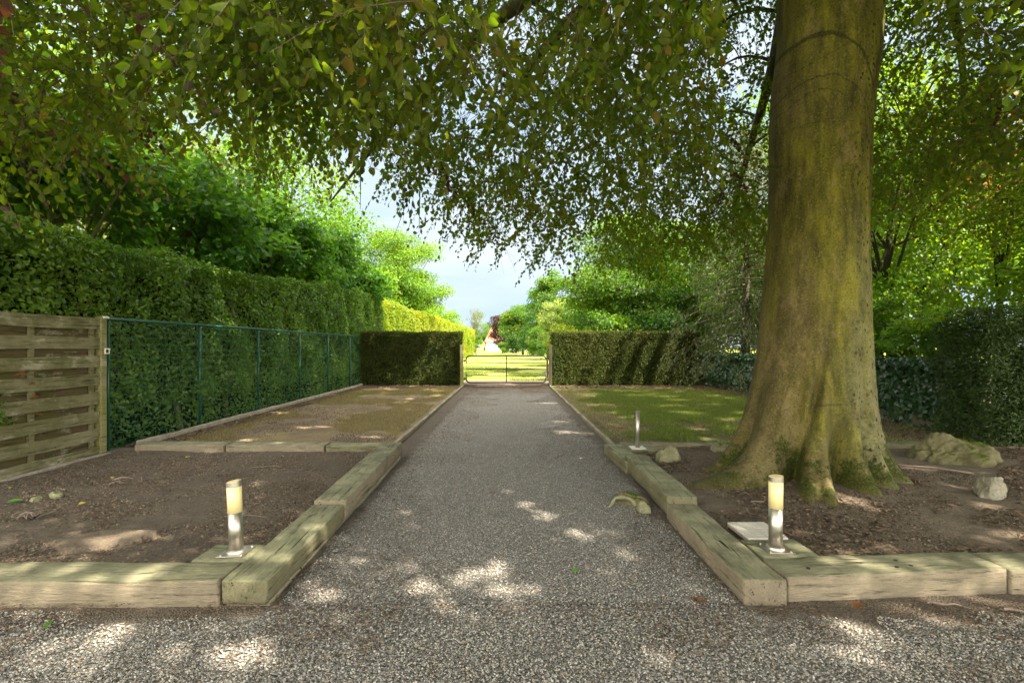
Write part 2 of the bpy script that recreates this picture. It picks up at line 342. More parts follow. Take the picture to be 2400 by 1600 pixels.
def m_metal(name, col, rough, dirt=True):
    m = Mat(name); n = m.noise(60, 5, .7, m.coord((1, 1, .5)))
    c = m.mix(m.ramp(m.noise(14, 6, .75, m.coord((1, 1, .3))), [(.5, 0.), (.8, .6)]), col, tuple(.45*x for x in col))
    sp = m.ramp(m.vor(170), [(.12, 1.), (.2, 0.)]); gate = m.ramp(m.noise(6, 3), [(.5, 0.), (.65, 1.)])
    if dirt: c = m.mix(m.math('MULTIPLY', sp, m.math('MULTIPLY', gate, .8)), c, (.12, .08, .04))
    return m.done(c, m.ramp(n, [(.3, rough), (.8, rough+.18)]), None, metal=1. if dirt else .7, spec=.5)
M_STEEL = m_metal('brushed_steel', (.50, .47, .42), .36)
M_GATE = m_metal('galvanised_steel', (.07, .075, .085), .6, False)
def m_plain(name, col, rough=.5, spec=.4, var=.25, scale=8):
    m = Mat(name); c = m.mix(m.math('MULTIPLY', m.noise(scale, 5, .7), var), col, tuple(.4*x for x in col)); return m.done(c, rough, spec=spec)
M_GREENPAINT = m_plain('green_coating', (.012, .075, .05), .35, .5)
M_WIRE = m_plain('green_wire', (.03, .15, .10), .4, .5)
M_OPAL = m_plain('yellowed_plastic', (.80, .68, .34), .35, .5, .12, 25)
M_WHITE = m_plain('white_plastic', (.75, .74, .7), .45)
M_BLACK = m_plain('black_rubber', (.02, .02, .02), .6)
M_GATE = m_plain('grey_gate_paint', (.028, .032, .036), .45, .4)
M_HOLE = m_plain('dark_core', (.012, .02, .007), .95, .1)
M_STRAW = m_plain('brown_core', (.03, .025, .012), .95, .1)
M_ROOF = m_plain('clay_roof', (.50, .20, .12), .8, .2, .5, 3)
M_WALL = m_plain('cream_wall', (.42, .36, .30), .9, .2)
M_WHITEWALL = m_plain('white_wall', (.78, .76, .72), .9, .2)
M_GLASS = m_plain('window_glass', (.35, .42, .5), .1, .8)
M_BLUE = m_plain('blue_cloth', (.04, .17, .5), .7, .2)
M_GREYCLOTH = m_plain('grey_cloth', (.5, .5, .5), .7, .2)
M_RUST = m_plain('rusty_steel', (.10, .06, .04), .7, .3)
def m_rock(name, a, b, moss=.0):
    m = Mat(name); n = m.noise(7, 9, .7); f = m.noise(45, 6, .75)
    col = m.ramp(n, [(.3, a), (.7, b)]); col = m.mix(m.ramp(f, [(.3, .5), (.5, 0.)]), col, tuple(.4*x for x in a))
    if moss:
        nz = m.sep(m.n('ShaderNodeNewGeometry').outputs['Normal'])[2]
        k = m.ramp(m.math('ADD', m.math('MULTIPLY', nz, .7), m.math('MULTIPLY', m.noise(9, 5), .6)), [(1.08-moss, 0.), (1.18-moss, 1.)])
        col = m.mix(k, col, m.ramp(f, [(.35, (.025, .045, .004)), (.65, (.10, .14, .012))]))
    nn = m.bump(n, .9, .04); return m.done(col, .9, m.bump(f, .6, .01, nn), spec=.2)
M_ROCK = m_rock('rock', (.16, .16, .08), (.32, .31, .19), .15)
M_ROCK_MOSS = m_rock('mossy_rock', (.09, .085, .04), (.20, .18, .10), .24)
M_ROCK_PALE = m_rock('pale_rock', (.15, .14, .10), (.36, .34, .26), .08)
def m_beech_bark():
    m = Mat('beech_bark'); v = m.coord()
    vs = m.coord((1, 1, .22)); st = m.noise(7, 7, .65, vs, .2); big = m.noise(1.5, 5, .6, m.coord((1, 1, .45)), .4); mid = m.noise(5.5, 7, .7); fine = m.noise(55, 7, .75); xyz = m.sep(v)
    olive = m.ramp(st, [(.36, (.035, .032, .003)), (.5, (.088, .082, .007)), (.64, (.165, .15, .012))])
    grey = m.ramp(mid, [(.36, (.07, .07, .026)), (.62, (.19, .18, .085))])
    brown = m.ramp(mid, [(.3, (.045, .034, .010)), (.65, (.13, .10, .045))])
    # weather side: grey on the +x side, algae olive in the middle, brown streaks towards -x
    side = m.math('ADD', m.math('MULTIPLY', xyz[0], .85), m.math('MULTIPLY', m.math('SUBTRACT', big, .5), 1.4))
    low = m.ramp(m.math('ADD', xyz[2], m.math('MULTIPLY', m.math('SUBTRACT', big, .5), 1.2)), [(0., 1.), (1., 0.)])
    zz = m.n('ShaderNodeMapRange'); m.l(m.math('ADD', xyz[2], m.math('MULTIPLY', big, 2.)), zz.inputs[0]); zz.inputs[1].default_value = 1.6; zz.inputs[2].default_value = 4.2; zz.inputs[3].default_value = 1; zz.inputs[4].default_value = 0
    gmask = m.math('MULTIPLY', m.ramp(m.math('ADD', side, .5), [(.42, 0.), (.72, 1.)]), zz.outputs[0])
    gmask = m.math('MAXIMUM', gmask, m.math('MULTIPLY', low, .55)); col = m.mix(gmask, olive, grey)
    bmask = m.ramp(m.math('ADD', side, .6), [(.16, 1.), (.5, 0.)]); col = m.mix(m.math('MULTIPLY', bmask, .7), col, brown)
    pat = m.ramp(m.noise(4., 8, .75, m.coord((1, 1, .5))), [(.56, 0.), (.62, .5)]); col = m.mix(pat, col, (.19, .14, .07))
    fl = m.ramp(fine, [(.55, 0.), (.7, .6)]); col = m.mix(fl, col, (.30, .27, .12))
    col = m.mix(m.ramp(fine, [(.34, .8), (.47, 0.)]), col, (.025, .021, .006))
    # dark lichen spots in a band on the +x side
    sv = m.coord((1, 1, .75)); spd = m.vor(20, sv); sm = m.ramp(m.math('ADD', side, m.math('MULTIPLY', m.noise(2.2, 4), .5)), [(.30, 0.), (.5, 1.)])
    spots = m.math('MULTIPLY', m.ramp(m.math('ADD', spd, m.math('MULTIPLY', mid, .45)), [(.47, 1.), (.51, 0.)]), sm)
    col = m.mix(spots, col, (.02, .018, .008))
    # moss towards the foot
    mz = m.n('ShaderNodeMapRange'); m.l(xyz[2], mz.inputs[0]); mz.inputs[1].default_value = .0; mz.inputs[2].default_value = .95; mz.inputs[3].default_value = .31; mz.inputs[4].default_value = -.12
    mm = m.math('ADD', m.noise(3.3, 8, .75), mz.outputs[0]); k = m.ramp(mm, [(.64, 0.), (.70, 1.)])
    foot = m.ramp(xyz[2], [(.05, 0.), (.2, 1.)])
    moss = m.ramp(fine, [(.38, (.012, .016, .002)), (.52, (.035, .045, .004)), (.66, (.10, .11, .008))])
    col = m.mix(m.math('MULTIPLY', k, foot), col, moss)
    # old branch collars: arched dark seams high on the trunk
    jn = m.math('MULTIPLY', m.math('SUBTRACT', mid, .5), .10)
    for zc, x0, k_, wd, st_ in ((4.60, -.22, 1.5, .035, 1.), (4.16, -.14, 1.7, .012, .8), (4.02, -.16, 2.2, .008, .6), (4.30, -.3, -1.0, .006, .6), (3.72, -.1, .4, .006, .5)):
        dx = m.math('SUBTRACT', xyz[0], x0); ar = m.math('SUBTRACT', zc, m.math('MULTIPLY', m.math('MULTIPLY', dx, dx), k_))
        dd = m.math('ABSOLUTE', m.math('ADD', m.math('SUBTRACT', xyz[2], ar), jn))
        mk = m.math('MULTIPLY', m.ramp(m.math('DIVIDE', dd, wd), [(.45, 1.), (1., 0.)]), m.ramp(fine, [(.35, st_), (.6, st_*.5)]))
        col = m.mix(mk, col, (.018, .014, .006))
    wv = m.n('ShaderNodeTexWave', bands_direction='Z'); m.l(m.coord((.25, .25, 1)), wv.inputs['Vector']); wv.inputs['Scale'].default_value = .75; wv.inputs['Distortion'].default_value = 5; wv.inputs['Detail'].default_value = 4
    lines = m.ramp(wv.outputs['Fac'], [(.0, 1.), (.008, 0.)]); lk = m.ramp(m.noise(2.2, 4), [(.58, 0.), (.66, .6)])
    col = m.mix(m.math('MULTIPLY', lines, lk), col, (.03, .025, .01))
    n = m.bump(mid, .5, .03); n = m.bump(fine, .9, .010, n); n = m.bump(k, .5, .015, n); n = m.bump(lines, -.4, .01, n)
    return m.done(col, .8, n, spec=.25)
M_TRUNK = m_beech_bark()

# ------------------------------------------------------------------ ground
def terr(y): t = np.clip((y-22)/40, 0, 1); return .35*t*t*(3-2*t)
def sheet(name, x0, x1, y0, y1, z, mat, step=.5, amp=0., asc=1., fn=None):
    nx = max(2, int((x1-x0)/step)+1); ny = max(2, int((y1-y0)/step)+1)
    X, Y = np.meshgrid(np.linspace(x0, x1, nx), np.linspace(y0, y1, ny), indexing='ij')
    Pz = np.stack([X, Y, X*0], -1).reshape(-1, 3); Z = z+(amp*(vn(Pz+7.3, asc)-.5)+amp*.5*(vn(Pz+3.1, asc*2.7)-.5) if amp else 0)
    Pz[:, 2] = Z
    if fn is not None: Pz[:, 2] += fn(Pz[:, 0], Pz[:, 1])
    i = (np.arange(nx-1)[:, None]*ny+np.arange(ny-1)[None]).ravel()
    me = np_mesh(name, Pz, np.stack([i, i+ny, i+ny+1, i+1], -1))
    return tag(link(name, me, mat, None, True), kind='structure')
g = sheet('ground', -700, 700, -700, 700, -.02, M_FIELD, 7, fn=lambda x, y: terr(y))
sheet('woodland_floor', -30, -5.42, -8, 21, 0.0, M_SOIL2, .4, .04, .8)
sheet('woodland_floor', 6.9, 32, 3.0, 30, 0.0, M_SOIL, .4, .04, .8)
sheet('gravel_yard', -12, 12, -9, 2.98, -.010, M_GRAVEL, .1, .006, 2)
sheet('gravel_drive', -1.64, 1.49, 2.74, 18.6, -.003, M_GRAVEL, .1, .008, 2)
def rough_soil(x, y): q = np.stack([x, y, x*0], -1); return .014*(vn(q+5, 9.)-.5)+.010*(vn(q+2, 21.)-.5)
sheet('soil_bed', -5.5, -1.5, 2.9, 6.75, .035, M_SOIL, .03, .03, 1.5, fn=rough_soil)
def mound(x, y): d = np.hypot(x-3.3, y-5.25); return .09*np.exp(-(d/1.15)**2)
sheet('soil_bed', 1.5, 8, 2.95, 6.75, .062, M_SOIL2, .03, .03, 1.5, fn=lambda x, y: mound(x, y)+rough_soil(x, y))
sheet('lawn', -5.42, -1.655, 6.7, 17.9, .03, M_LAWN_DRY, .1, .008, 1.)
sheet('lawn', 1.5, 7.3, 6.7, 17.9, .03, M_LAWN, .1, .008, 1.)
sheet('sandy_gateway', -1.9, 1.8, 17.6, 22.5, -.008, M_SOIL2, .1, .02, 1.5, fn=lambda x, y: -.04*np.clip((y-21.5), 0, 1))

# ------------------------------------------------------------------ great beech
TY = 5.25
tab = [(0, 1783, 2030), (100, 1779, 2034), (150, 1775, 2030), (200, 1769, 2019), (300, 1768, 2006), (400, 1767, 2003), (500, 1765, 2000), (600, 1757, 1999), (700, 1750, 2002), (800, 1739, 2003), (850, 1731, 2003), (900, 1724, 2002), (950, 1716, 2000), (1000, 1708, 1996), (1150, 1700, 1990)]
zs, cxs, rs = [], [], []
for (yd, l, r) in tab[::-1]:
    l, r, py = l*2400/2352, r*2400/2352, yd*1600/1568
    aL, aR = math.atan((l-VX)/F), math.atan((r-VX)/F); am = (aL+aR)/2; Dm = TY/math.cos(am)
    zs.append(H+(VY-py)*TY/F); cxs.append(TY*math.tan(am)); rs.append(Dm*math.sin((aR-aL)/2))
TX = cxs[4]
lobes = [(165, .42, 10, .3), (180, .55, 9, .33), (197, 1.05, 8, .16), (209, .72, 10, .34), (221, .34, 8, .45), (241, .78, 6.0, .34), (251, .80, 6.0, .33), (279, .50, 8.5, .36), (303, .40, 9, .38), (326, .48, 9, .36), (5, .5, 12, .3), (45, .45, 14, .3), (85, .6, 12, .3), (125, .45, 13, .3)]
def trunk_r(th, z):
    rb = np.interp(z, zs, rs); rb = np.where(z > zs[-1], rs[-1]*(1-.045*(z-zs[-1])), rb); r = rb.copy()
    zz = np.maximum(z, 0)
    for (a, amp, wd, h) in lobes:
        d = (np.degrees(th)-a+180) % 360-180
        r = r+amp*np.exp(-zz/h)*np.exp(-(d/wd)**2)+.05*amp*np.exp(-zz/(h*3.2))*np.exp(-(d/(wd*1.3))**2)
    for (a0, k, dep, wd, hh) in ((232, 13, .15, 3.6, 1.15), (215, 3, .035, 4, .9), (265, 2, .13, 5, .62), (189, -2, .09, 4, .6), (246, 0, .09, 1.8, .26), (291, 0, .11, 4.5, .6), (315, 0, .09, 4, .5), (172.5, 0, .08, 3, .5)):
        d = (np.degrees(th)-(a0+k*z)+180) % 360-180; r = r-dep*np.exp(-(zz/hh)**2)*np.exp(-(d/wd)**2)
    for (a, zc, amp, sa, sz) in ((262, 4.35, .03, 30, .12), (262, 3.95, .018, 34, .1), (205, 2.9, .012, 20, .3), (248, 1.05, .02, 8, .22)):
        d = (np.degrees(th)-a+180) % 360-180; r = r+amp*np.exp(-(d/sa)**2)*np.exp(-((z-zc)/sz)**2)
    return r
# openings in the crown: where the sunbeams reach the ground in the clearing (ground x, y, radii)
BEAMS = []
def beams(ox, oy, lst, h=0.):
    for zx, zy, rx, ry in lst:
        p = P(ox+zx/2.614, oy+zy/2.614, h); BEAMS.append((p.x-h*SUN.x/SUN.z, p.y-h*SUN.y/SUN.z, rx/2.614*p.y/F, ry/2.614*p.y**2/(F*(H-h))))
beams(800, 1000, [(300,840,55,25),(430,940,50,30),(500,985,80,30),(660,930,60,40),(860,870,110,35),(950,840,60,25),(950,910,60,20),(1290,925,45,25),(1200,1000,70,35),(1270,1060,50,25),(1160,1105,60,25),(1030,1170,45,25),(650,1040,40,25),(1060,985,50,20),(900,1000,50,25),(1460,660,90,25),(1370,630,60,15),(1250,700,50,18),(1740,785,70,25),(1240,535,70,25),(1120,480,40,25),(420,530,60,18),(1640,860,50,12),(1820,720,35,15),(530,795,35,15),(1900,1410,65,35),(670,1210,35,25),(960,22,80,10),(680,200,40,10),(1050,350,50,10),(1010,388,50,8),(45,600,25,15),(60,810,40,25),(1620,640,80,18)])
beams(0, 1000, [(370,1380,120,45),(680,1235,90,40),(1390,1310,60,40),(1560,1360,60,40),(340,1240,60,30),(2010,1005,40,20),(50,655,40,20),(410,295,50,12),(600,715,60,18),(790,665,50,12),(1340,390,40,12),(1590,345,30,20),(1900,700,22,50)], .03)
beams(0, 1000, [(900,855,100,25),(1080,900,110,28),(1720,830,45,15),(1370,905,40,15),(150,880,60,16)], .134)
beams(1600, 1000, [(930,450,75,35),(1040,470,45,45),(740,435,70,12),(1400,255,100,12),(1900,320,80,10),(2050,520,60,30),(2030,660,70,22),(1800,480,80,12),(1060,710,70,15),(1700,375,60,12),(1830,270,70,8)], .08)
beams(1600, 1000, [(1000,830,110,25),(290,720,80,20),(1960,840,60,25)], .134)
beams(1600, 1000, [(1040,1150,60,30),(1000,1230,90,35),(1010,1370,70,50),(1180,1290,80,25),(1560,1490,90,40),(1640,1540,50,30),(1250,1100,70,15),(1990,1090,60,20)])
beams(800, 500, [(2130,1330,100,10),(1500,1345,90,8),(1340,1275,60,6),(1990,1190,120,6),(2200,1250,60,8),(1670,1300,50,8),(1560,1180,90,5),(1350,1340,60,8),(1130,1365,60,7),(1250,1160,110,5)])
beams(1600, 500, [(290,1330,90,12),(60,1240,70,10),(350,1235,80,10),(120,1390,80,12)])
beams(0, 500, [(1650,1440,90,14),(1500,1400,60,10),(2180,1270,80,8),(1240,1480,60,10)])
for tx, w_ in ((2.35, .10), (3.0, .15), (3.9, .20), (4.7, .10), (5.4, .15), (6.2, .20), (6.8, .12)):
    for k_ in range(9):
        z_ = 1.95-.24*k_; BEAMS.append((tx-.38*(1.95-z_)-z_*SUN.x/SUN.z, 17.7-z_*SUN.y/SUN.z, w_*1.05, w_*1.05))
rb = np.random.default_rng(4)
for k_ in range(26): BEAMS.append((rb.uniform(1.9, 6.8), rb.uniform(8.5, 17.2), rb.uniform(.15, .5), rb.uniform(.06, .22)))
for k_ in range(20): BEAMS.append((rb.uniform(-5.0, -1.9), rb.uniform(7.5, 17.2), rb.uniform(.12, .4), rb.uniform(.06, .2)))
BEAMS = np.array(BEAMS)
def in_beam(q, pad):
    # distance of each leaf from the sunbeams, measured across the beam on the ground
    gx = q[:, 0]-q[:, 2]*SUN.x/SUN.z; gy = q[:, 1]-q[:, 2]*SUN.y/SUN.z; hit = np.zeros(len(q), bool)
    for x, y, a, b in BEAMS: hit |= ((gx-x)/(a*.9+pad))**2+((gy-y)/(b*.9+pad))**2 < 1
    return hit
def build_beech():
    b = empty('beech_tree', (TX, TY, 0), 0, 'huge old beech with mossy spreading roots and a weeping crown hanging over the drive', 'tree')
    zz = np.concatenate([np.linspace(-.05, 1.2, 90), np.linspace(1.22, 9.5, 120)]); seg = 240
    th = np.linspace(0, 2*np.pi, seg, endpoint=False); TH, Z = np.meshgrid(th, zz)
    r = trunk_r(TH, Z)
    pts = np.stack([np.cos(TH)*2, np.sin(TH)*2, Z], -1).reshape(-1, 3)+9
    r = r+(.02*(vn(pts, 1.1)-.5)+.012*(vn(pts, 4.)-.5)+.006*(vn(pts, 11.)-.5)).reshape(r.shape)
    cx = np.interp(Z, zs, cxs); cx = np.where(Z > zs[-1], cxs[-1]+.03*(Z-zs[-1]), cx)-TX
    cx = cx+0*Z
    V = np.stack([cx+r*np.cos(TH), r*np.sin(TH), Z], -1).reshape(-1, 3)
    i = np.arange(len(zz)-1)[:, None]*seg; j = np.arange(seg)[None]; j2 = (j+1) % seg
    link('trunk', np_mesh('trunk', V, np.stack([i+j, i+j2, i+seg+j2, i+seg+j], -1).reshape(-1, 4)), M_TRUNK, b, True)
    # limbs
    lst = []; limb_pts = []
    for k in range(26):
        a = k*2.4+.3; z0 = 5.6+3.8*(k/26); ln = 6.5+2.5*rng.random(); t = np.linspace(0, 1, 12)
        if abs(((math.degrees(a)-238+180) % 360)-180) < 25: z0 += 1.0
        d = np.array([math.cos(a), math.sin(a)]); rr = .3+ln*t
        zc = z0+1.6*np.sin(t*2.2)*(.6+.5*rng.random())-2.9*t*t+(k/26)*1.0*t
        wob = .3*np.sin(t*5+k)*t
        pts = np.stack([d[0]*rr-d[1]*wob+.05, d[1]*rr+d[0]*wob, zc], -1); lst.append((pts, .15*(1-t)**.8+.012, 9)); limb_pts.append(pts)
        for q in range(9):
            tt = .22+.78*q/9; i0 = min(int(tt*11), 10); p0 = pts[i0]; s = 1 if q % 2 else -1
            l2 = 1.0+1.9*rng.random(); t2 = np.linspace(0, 1, 7); ang = a+s*(.6+.7*rng.random())
            e = np.stack([p0[0]+np.cos(ang)*l2*t2, p0[1]+np.sin(ang)*l2*t2, p0[2]+.35*l2*np.sin(t2*2.4)-1.1*l2*t2**2*rng.random()], -1)
            lst.append((e, .03*(1-t2)+.005, 5))
    tubes('limb', lst, M_DARKBARK, b)
    # hanging leafy twigs: the skirt of the crown
    n = 27000
    X = rng.uniform(-7.0, 12.5, n); Y = rng.uniform(1.7, 10.3, n)
    zl = 2.95+.9*(vn(np.stack([X, Y, Y*0], -1)+20, .55)-.5)+.5*(vn(np.stack([X, Y, Y*0+3], -1)+20, 1.6)-.5)
    zl += .35*np.clip((4.5-Y)/2.5, 0, 1.0)-.25*np.exp(-((Y-7.5)/1.8)**2)
    zl += .55*np.exp(-((X+1.6)/1.5)**2)*(Y > 4)-.1+.55*np.clip((Y-4.5)/2, 0, 1)+.65*np.clip((-X-.8)/1.6, 0, 1)*np.clip((Y-3.2)/1., .25, 1)+.75*np.clip((X-3.9)/1.2, 0, 1)
    Z = zl+rng.random(n)**1.35*(3.9+.25*Y)
    keep = (vn(np.stack([X, Y, Z], -1)+40, .8) + .55*vn(np.stack([X, Y, Z], -1)+11, 2.1) + .18*(Z-zl < .6)) > .66
    # thinner where the sky shows over the drive
    mid = np.exp(-((X/np.maximum(Y, 1)-.02)/.26)**2)
    keep &= rng.random(n) > .40*mid
    dt = np.hypot(X-TX, Y-TY); keep &= (dt > .95) & ~((dt < 2.3) & (Y < TY) & (Z < 4.6) & (X > 2.0) & (X < 4.4))
    keep &= ~((np.hypot(X, Y) < 2.5)) & ((np.hypot(X-3.0, Y-3.2) < 7.3) | (X > 3))
    keep &= Z < 1.45+1.05*Y+1.6
    # keep the view of the trunk itself clear of foreground twigs
    pxx = X/Y*F+VX; keep &= ~((pxx > 1690) & (pxx < 2180) & (Y < TY+.3))
    X, Y, Z = X[keep], Y[keep], Z[keep]
    ne = 1500; Xe = rng.uniform(-4.2, 1.0, ne); Ye = rng.uniform(1.9, 3.9, ne); Ze = 2.95+.16*(Ye-2)-.12*Xe*0+rng.random(ne)*1.5+.3*(vn(np.stack([Xe, Ye, Ye], -1)+9, 1.3)-.5)+.25*np.clip(Xe, 0, 1)
    ke = (vn(np.stack([Xe, Ye, Ze], -1)+60, 1.1) > .42) & (np.hypot(Xe, Ye) > 2.15)
    X, Y, Z = np.concatenate([X, Xe[ke]]), np.concatenate([Y, Ye[ke]]), np.concatenate([Z, Ze[ke]]); n = len(X)
    S = np.stack([X, Y, Z], -1); az = np.arctan2(Y-TY, X-TX)+rng.normal(0, 2.2, n)
    dr = unit(np.stack([np.cos(az), np.sin(az), -.05-1.25*rng.random(n)**1.2], -1)); ln = .35+.45*rng.random(n); m = 15
    t = (np.arange(m)+.6)/m
    Pt = S[:, None]+dr[:, None]*(ln[:, None]*t[None])[..., None]; Pt[..., 2] -= (ln[:, None]*.35*t[None]**2)
    side = unit(np.cross(dr, rand_dir(n))); sg = np.where(np.arange(m) % 2, 1., -1.)
    tang = dr[:, None]+np.stack([0*t, 0*t, -.7*t], -1)[None]
    Dl = tang*.75+side[:, None]*sg[None, :, None]*.85+rng.normal(0, .5, (n, m, 3)); Dl[..., 2] -= .28
    nrm = np.cross(unit(tang), side[:, None]); Nl = nrm+rng.normal(0, .7, (n, m, 3))
    Ll = (.052+.028*rng.random((n, m)))*np.where(t > .9, .75, 1)[None]
    f = lambda a: a.reshape(-1, 3)
    drop = (rng.random(n*m) > .06) & ~in_beam(f(Pt), .035)
    org = np.array([TX, TY, 0]); Pl = f(Pt); rn = np.repeat(rng.random(n), m)*.35+rng.random(n*m)*.62
    # copper-coloured sprays on the outer left side of the crown
    # the bole stays clear of twigs on its near side
    pb = f(Pt); drop &= ~((pb[:, 1] < TY-.2) & (np.abs(np.degrees(np.arctan2(pb[:, 0], pb[:, 1]))-32.2) < 8.2) & (np.hypot(pb[:, 0], pb[:, 1]) < 6))
    cop = np.repeat((vn(S+60, .9)+.25*np.clip((-S[:, 0]-1.5)/3, 0, 1) > .80) & (S[:, 2] < 4.6), m)
    rn = np.where(rng.random(n*m) > .985, 1., rn*.93)
    a = drop & ~cop; c = drop & cop
    leaves('foliage', Pl[a]-org, f(Dl)[a], f(Nl)[a], Ll.ravel()[a], .66, 'ovate', M_BEECH, b, rn[a])
    leaves('copper_foliage', Pl[c]-org, f(Dl)[c], f(Nl)[c], Ll.ravel()[c], .66, 'ovate', M_COPPER, b)
    # twigs carrying them
    bole = ~((Pt[..., 1] < TY-.2) & (np.abs(np.degrees(np.arctan2(Pt[..., 0], Pt[..., 1]))-32.2) < 8.6)).any(1)
    S, dr, ln, side = S[bole], dr[bole], ln[bole], side[bole]; n = len(S); tt = np.linspace(-.35, 1, 5); Q = S[:, None]+dr[:, None]*(ln[:, None]*tt[None])[..., None]
    Q[..., 2] -= ln[:, None]*.35*np.sign(tt)*tt[None]**2*(tt > 0); Q -= org
    rr = (.0032*(1-tt*.6))[None, :, None, None]; A = side; B = unit(np.cross(dr, side)); an = np.array([0, 2.1, 4.2])
    ring = np.cos(an)[None, None, :, None]*A[:, None, None]+np.sin(an)[None, None, :, None]*B[:, None, None]
    V = (Q[:, :, None]+rr*ring).reshape(-1, 3); base = (np.arange(n)*15)[:, None, None]; ii = (np.arange(4)*3)[None, :, None]; jj = np.arange(3)[None, None]; j2 = (jj+1) % 3
    Fq = np.stack(np.broadcast_arrays(base+ii+jj, base+ii+j2, base+ii+3+j2, base+ii+3+jj), -1).reshape(-1, 4)
    link('twigs', np_mesh('twigs', V, Fq), M_TWIG, b)
    # the high crown overhead, added above the view to shade the ground and hedges
    n = 270000; X = rng.uniform(-3.2, 13.5, n); Y = rng.uniform(-6.5, 13.5, n); Z = rng.uniform(6.6, 11.5, n)+np.clip(Y-7.5, 0, 9)*.75
    q = np.stack([X, Y, Z], -1); keep = (vn(q+5, .55)+.45*vn(q+15, 1.7)) > UPPER
    keep &= np.hypot(X-2.5, Y-3.0) < 10.6
    keep &= (Z > 1.45+.72*Y+1.2)
    q = q[keep]; q = q[~in_beam(q, .06)]; n = len(q)
    leaves('added_shade_foliage', q-org, rand_dir(n)+[0, 0, -.3], rand_dir(n)*.6+[0, 0, 1], .13+.06*rng.random(n), .75, 'six', M_BEECH, b)
UPPER = .55
build_beech()

# ------------------------------------------------------------------ generic trees
def tree(name, label, cat, pos, h, cr, cz, mat, n=9000, leaf=.13, clumps=40, trunk=.12, bark=M_BARK, kind='six', flat=.6, group=None, ratio=.7, lean=(0, 0), droop=0., skirt=0., cs=.42, trunks=1):
    """h total height, cr crown radius, cz (bottom of crown)"""
    x, y = pos; z0 = float(terr(np.array(y))) if y > 20 else 0.
    b = empty(name, (x, y, z0), 0, label, cat, group)
    rz = (h-cz)/2; c0 = np.array([lean[0], lean[1], cz+rz])
    d = rand_dir(clumps); rad = (.25+.75*rng.random(clumps)**.55)[:, None]
    cc = c0+d*rad*np.array([cr, cr, rz])*.82; cc[:, 2] = np.maximum(cc[:, 2], cz+.1)
    crd = cr*cs*(.5+.8*rng.random(clumps))
    lst = []
    for q in range(trunks):
        o = np.array([rng.normal(0, .12*(trunks > 1)), rng.normal(0, .12*(trunks > 1)), 0]); t = np.linspace(0, 1, 9)
        top = c0*[1, 1, 1]+np.array([0, 0, rz*.55])
        pts = o[None]*(1-t[:, None])+top[None]*np.stack([t**1.5, t**1.5, t], -1)+np.stack([.04*np.sin(t*6+x), .04*np.cos(t*5+y), 0*t], -1)*h*.25
        pts += o*(t[:, None])*4
        lst.append((pts, trunk*(1-.75*t)*(1+.6*np.exp(-t*14)), 10)); sp = pts
    for k in range(min(clumps, 26)):
        s = sp[min(8, 2+int(6*rng.random()))] if cz > .8 else sp[1+int(6*rng.random())]; e = cc[k]; t = np.linspace(0, 1, 7)[:, None]
        m_ = s+(e-s)*t+np.array([0, 0, 1])*np.sin(t*3.1)*.12*np.linalg.norm(e-s)*(.3 if droop else 1)
        lst.append((m_, trunk*.33*(1-t[:, 0])+.008, 5))
    tubes('trunk', lst, bark, b)
    idx = rng.integers(0, clumps, n) if True else 0
    wts = crd**2; idx = rng.choice(clumps, n, p=wts/wts.sum())
    u = rand_dir(n)*(rng.random(n)**.45)[:, None]; q = cc[idx]+u*crd[idx][:, None]*np.array([1, 1, flat])
    out_ = unit(q-c0)
    Nn = out_*.5+np.array([0, 0, 1.])*.8+rng.normal(0, .5, (n, 3)); D = rng.normal(0, .7, (n, 3))+out_*.5+np.array([0, 0, -.35-droop])
    ok = q[:, 2] > .1
    if x > 5 and y < 24: ok &= ~in_beam(q+np.array([x, y, z0]), .06)
    q = q[ok]; m = len(q)
    rn = np.clip(.5*rng.random(clumps)[idx]+.5*rng.random(n), 0, 1)[ok]
    leaves('crown', q, D[ok], Nn[ok], leaf*(.7+.6*rng.random(m)), ratio, kind, mat, b, rn)
    return b
# row of limes standing behind the left hedge
lime_lab = ['broad leaved lime tree rising behind the wooden fence panel at the frame edge', 'lime tree whose mottled trunk shows just above the wooden panel post', 'second lime trunk from the panel, behind the green fence and high hedge',
            'lime tree behind the middle of the tall hornbeam hedge', 'lime tree behind the hedge just before the clipped gate hedge', 'last lime of the row, past the clipped left gate hedge']
for i, yy in enumerate((4.3, 7.5, 10.7, 13.9, 17.1, 20.5)):
    tree('lime_tree', lime_lab[i], 'tree', (-7.15+.1*math.sin(i*3), yy), 5.9+.3*math.sin(i*2), 2.15, 2.7, M_LIME, 7500, .145, 44, .11, M_BARK, 'ovate' if i < 3 else 'six', .38, 'lime trees behind the tall hedge', .8, cs=.36)
back = [((-13, 3), 11, 4, 'tallest leafy tree far behind the wooden panel', M_BRIGHT), ((-14.5, 10), 12, 4.5, 'tall sunlit tree behind the second lime, showing yellow through the copper leaves', M_BRIGHT), ((-12.5, 16.5), 10, 3.8, 'tall tree behind the third and fourth limes', M_OLIVE),
        ((-13.5, 24), 11, 4.2, 'tall dark tree behind the last limes over the long hedge', M_GREEN), ((-19, 7), 13, 5, 'most distant tree seen through the gaps at the left edge', M_BRIGHT), ((-10.8, 30), 10.5, 3.6, 'round dark tree left of the feathery bright tree', M_GREEN)]
back += [((-11.5, 24.5), 19, 4.2, 'very tall sunlit tree rising behind the far end of the lime row', M_BRIGHT), ((-17, 20), 19, 5, 'very tall tree behind the third lime, filling the upper left sky', M_BRIGHT), ((-20, 11), 18, 5, 'very tall tree behind the first limes at the upper left edge', M_OLIVE)]
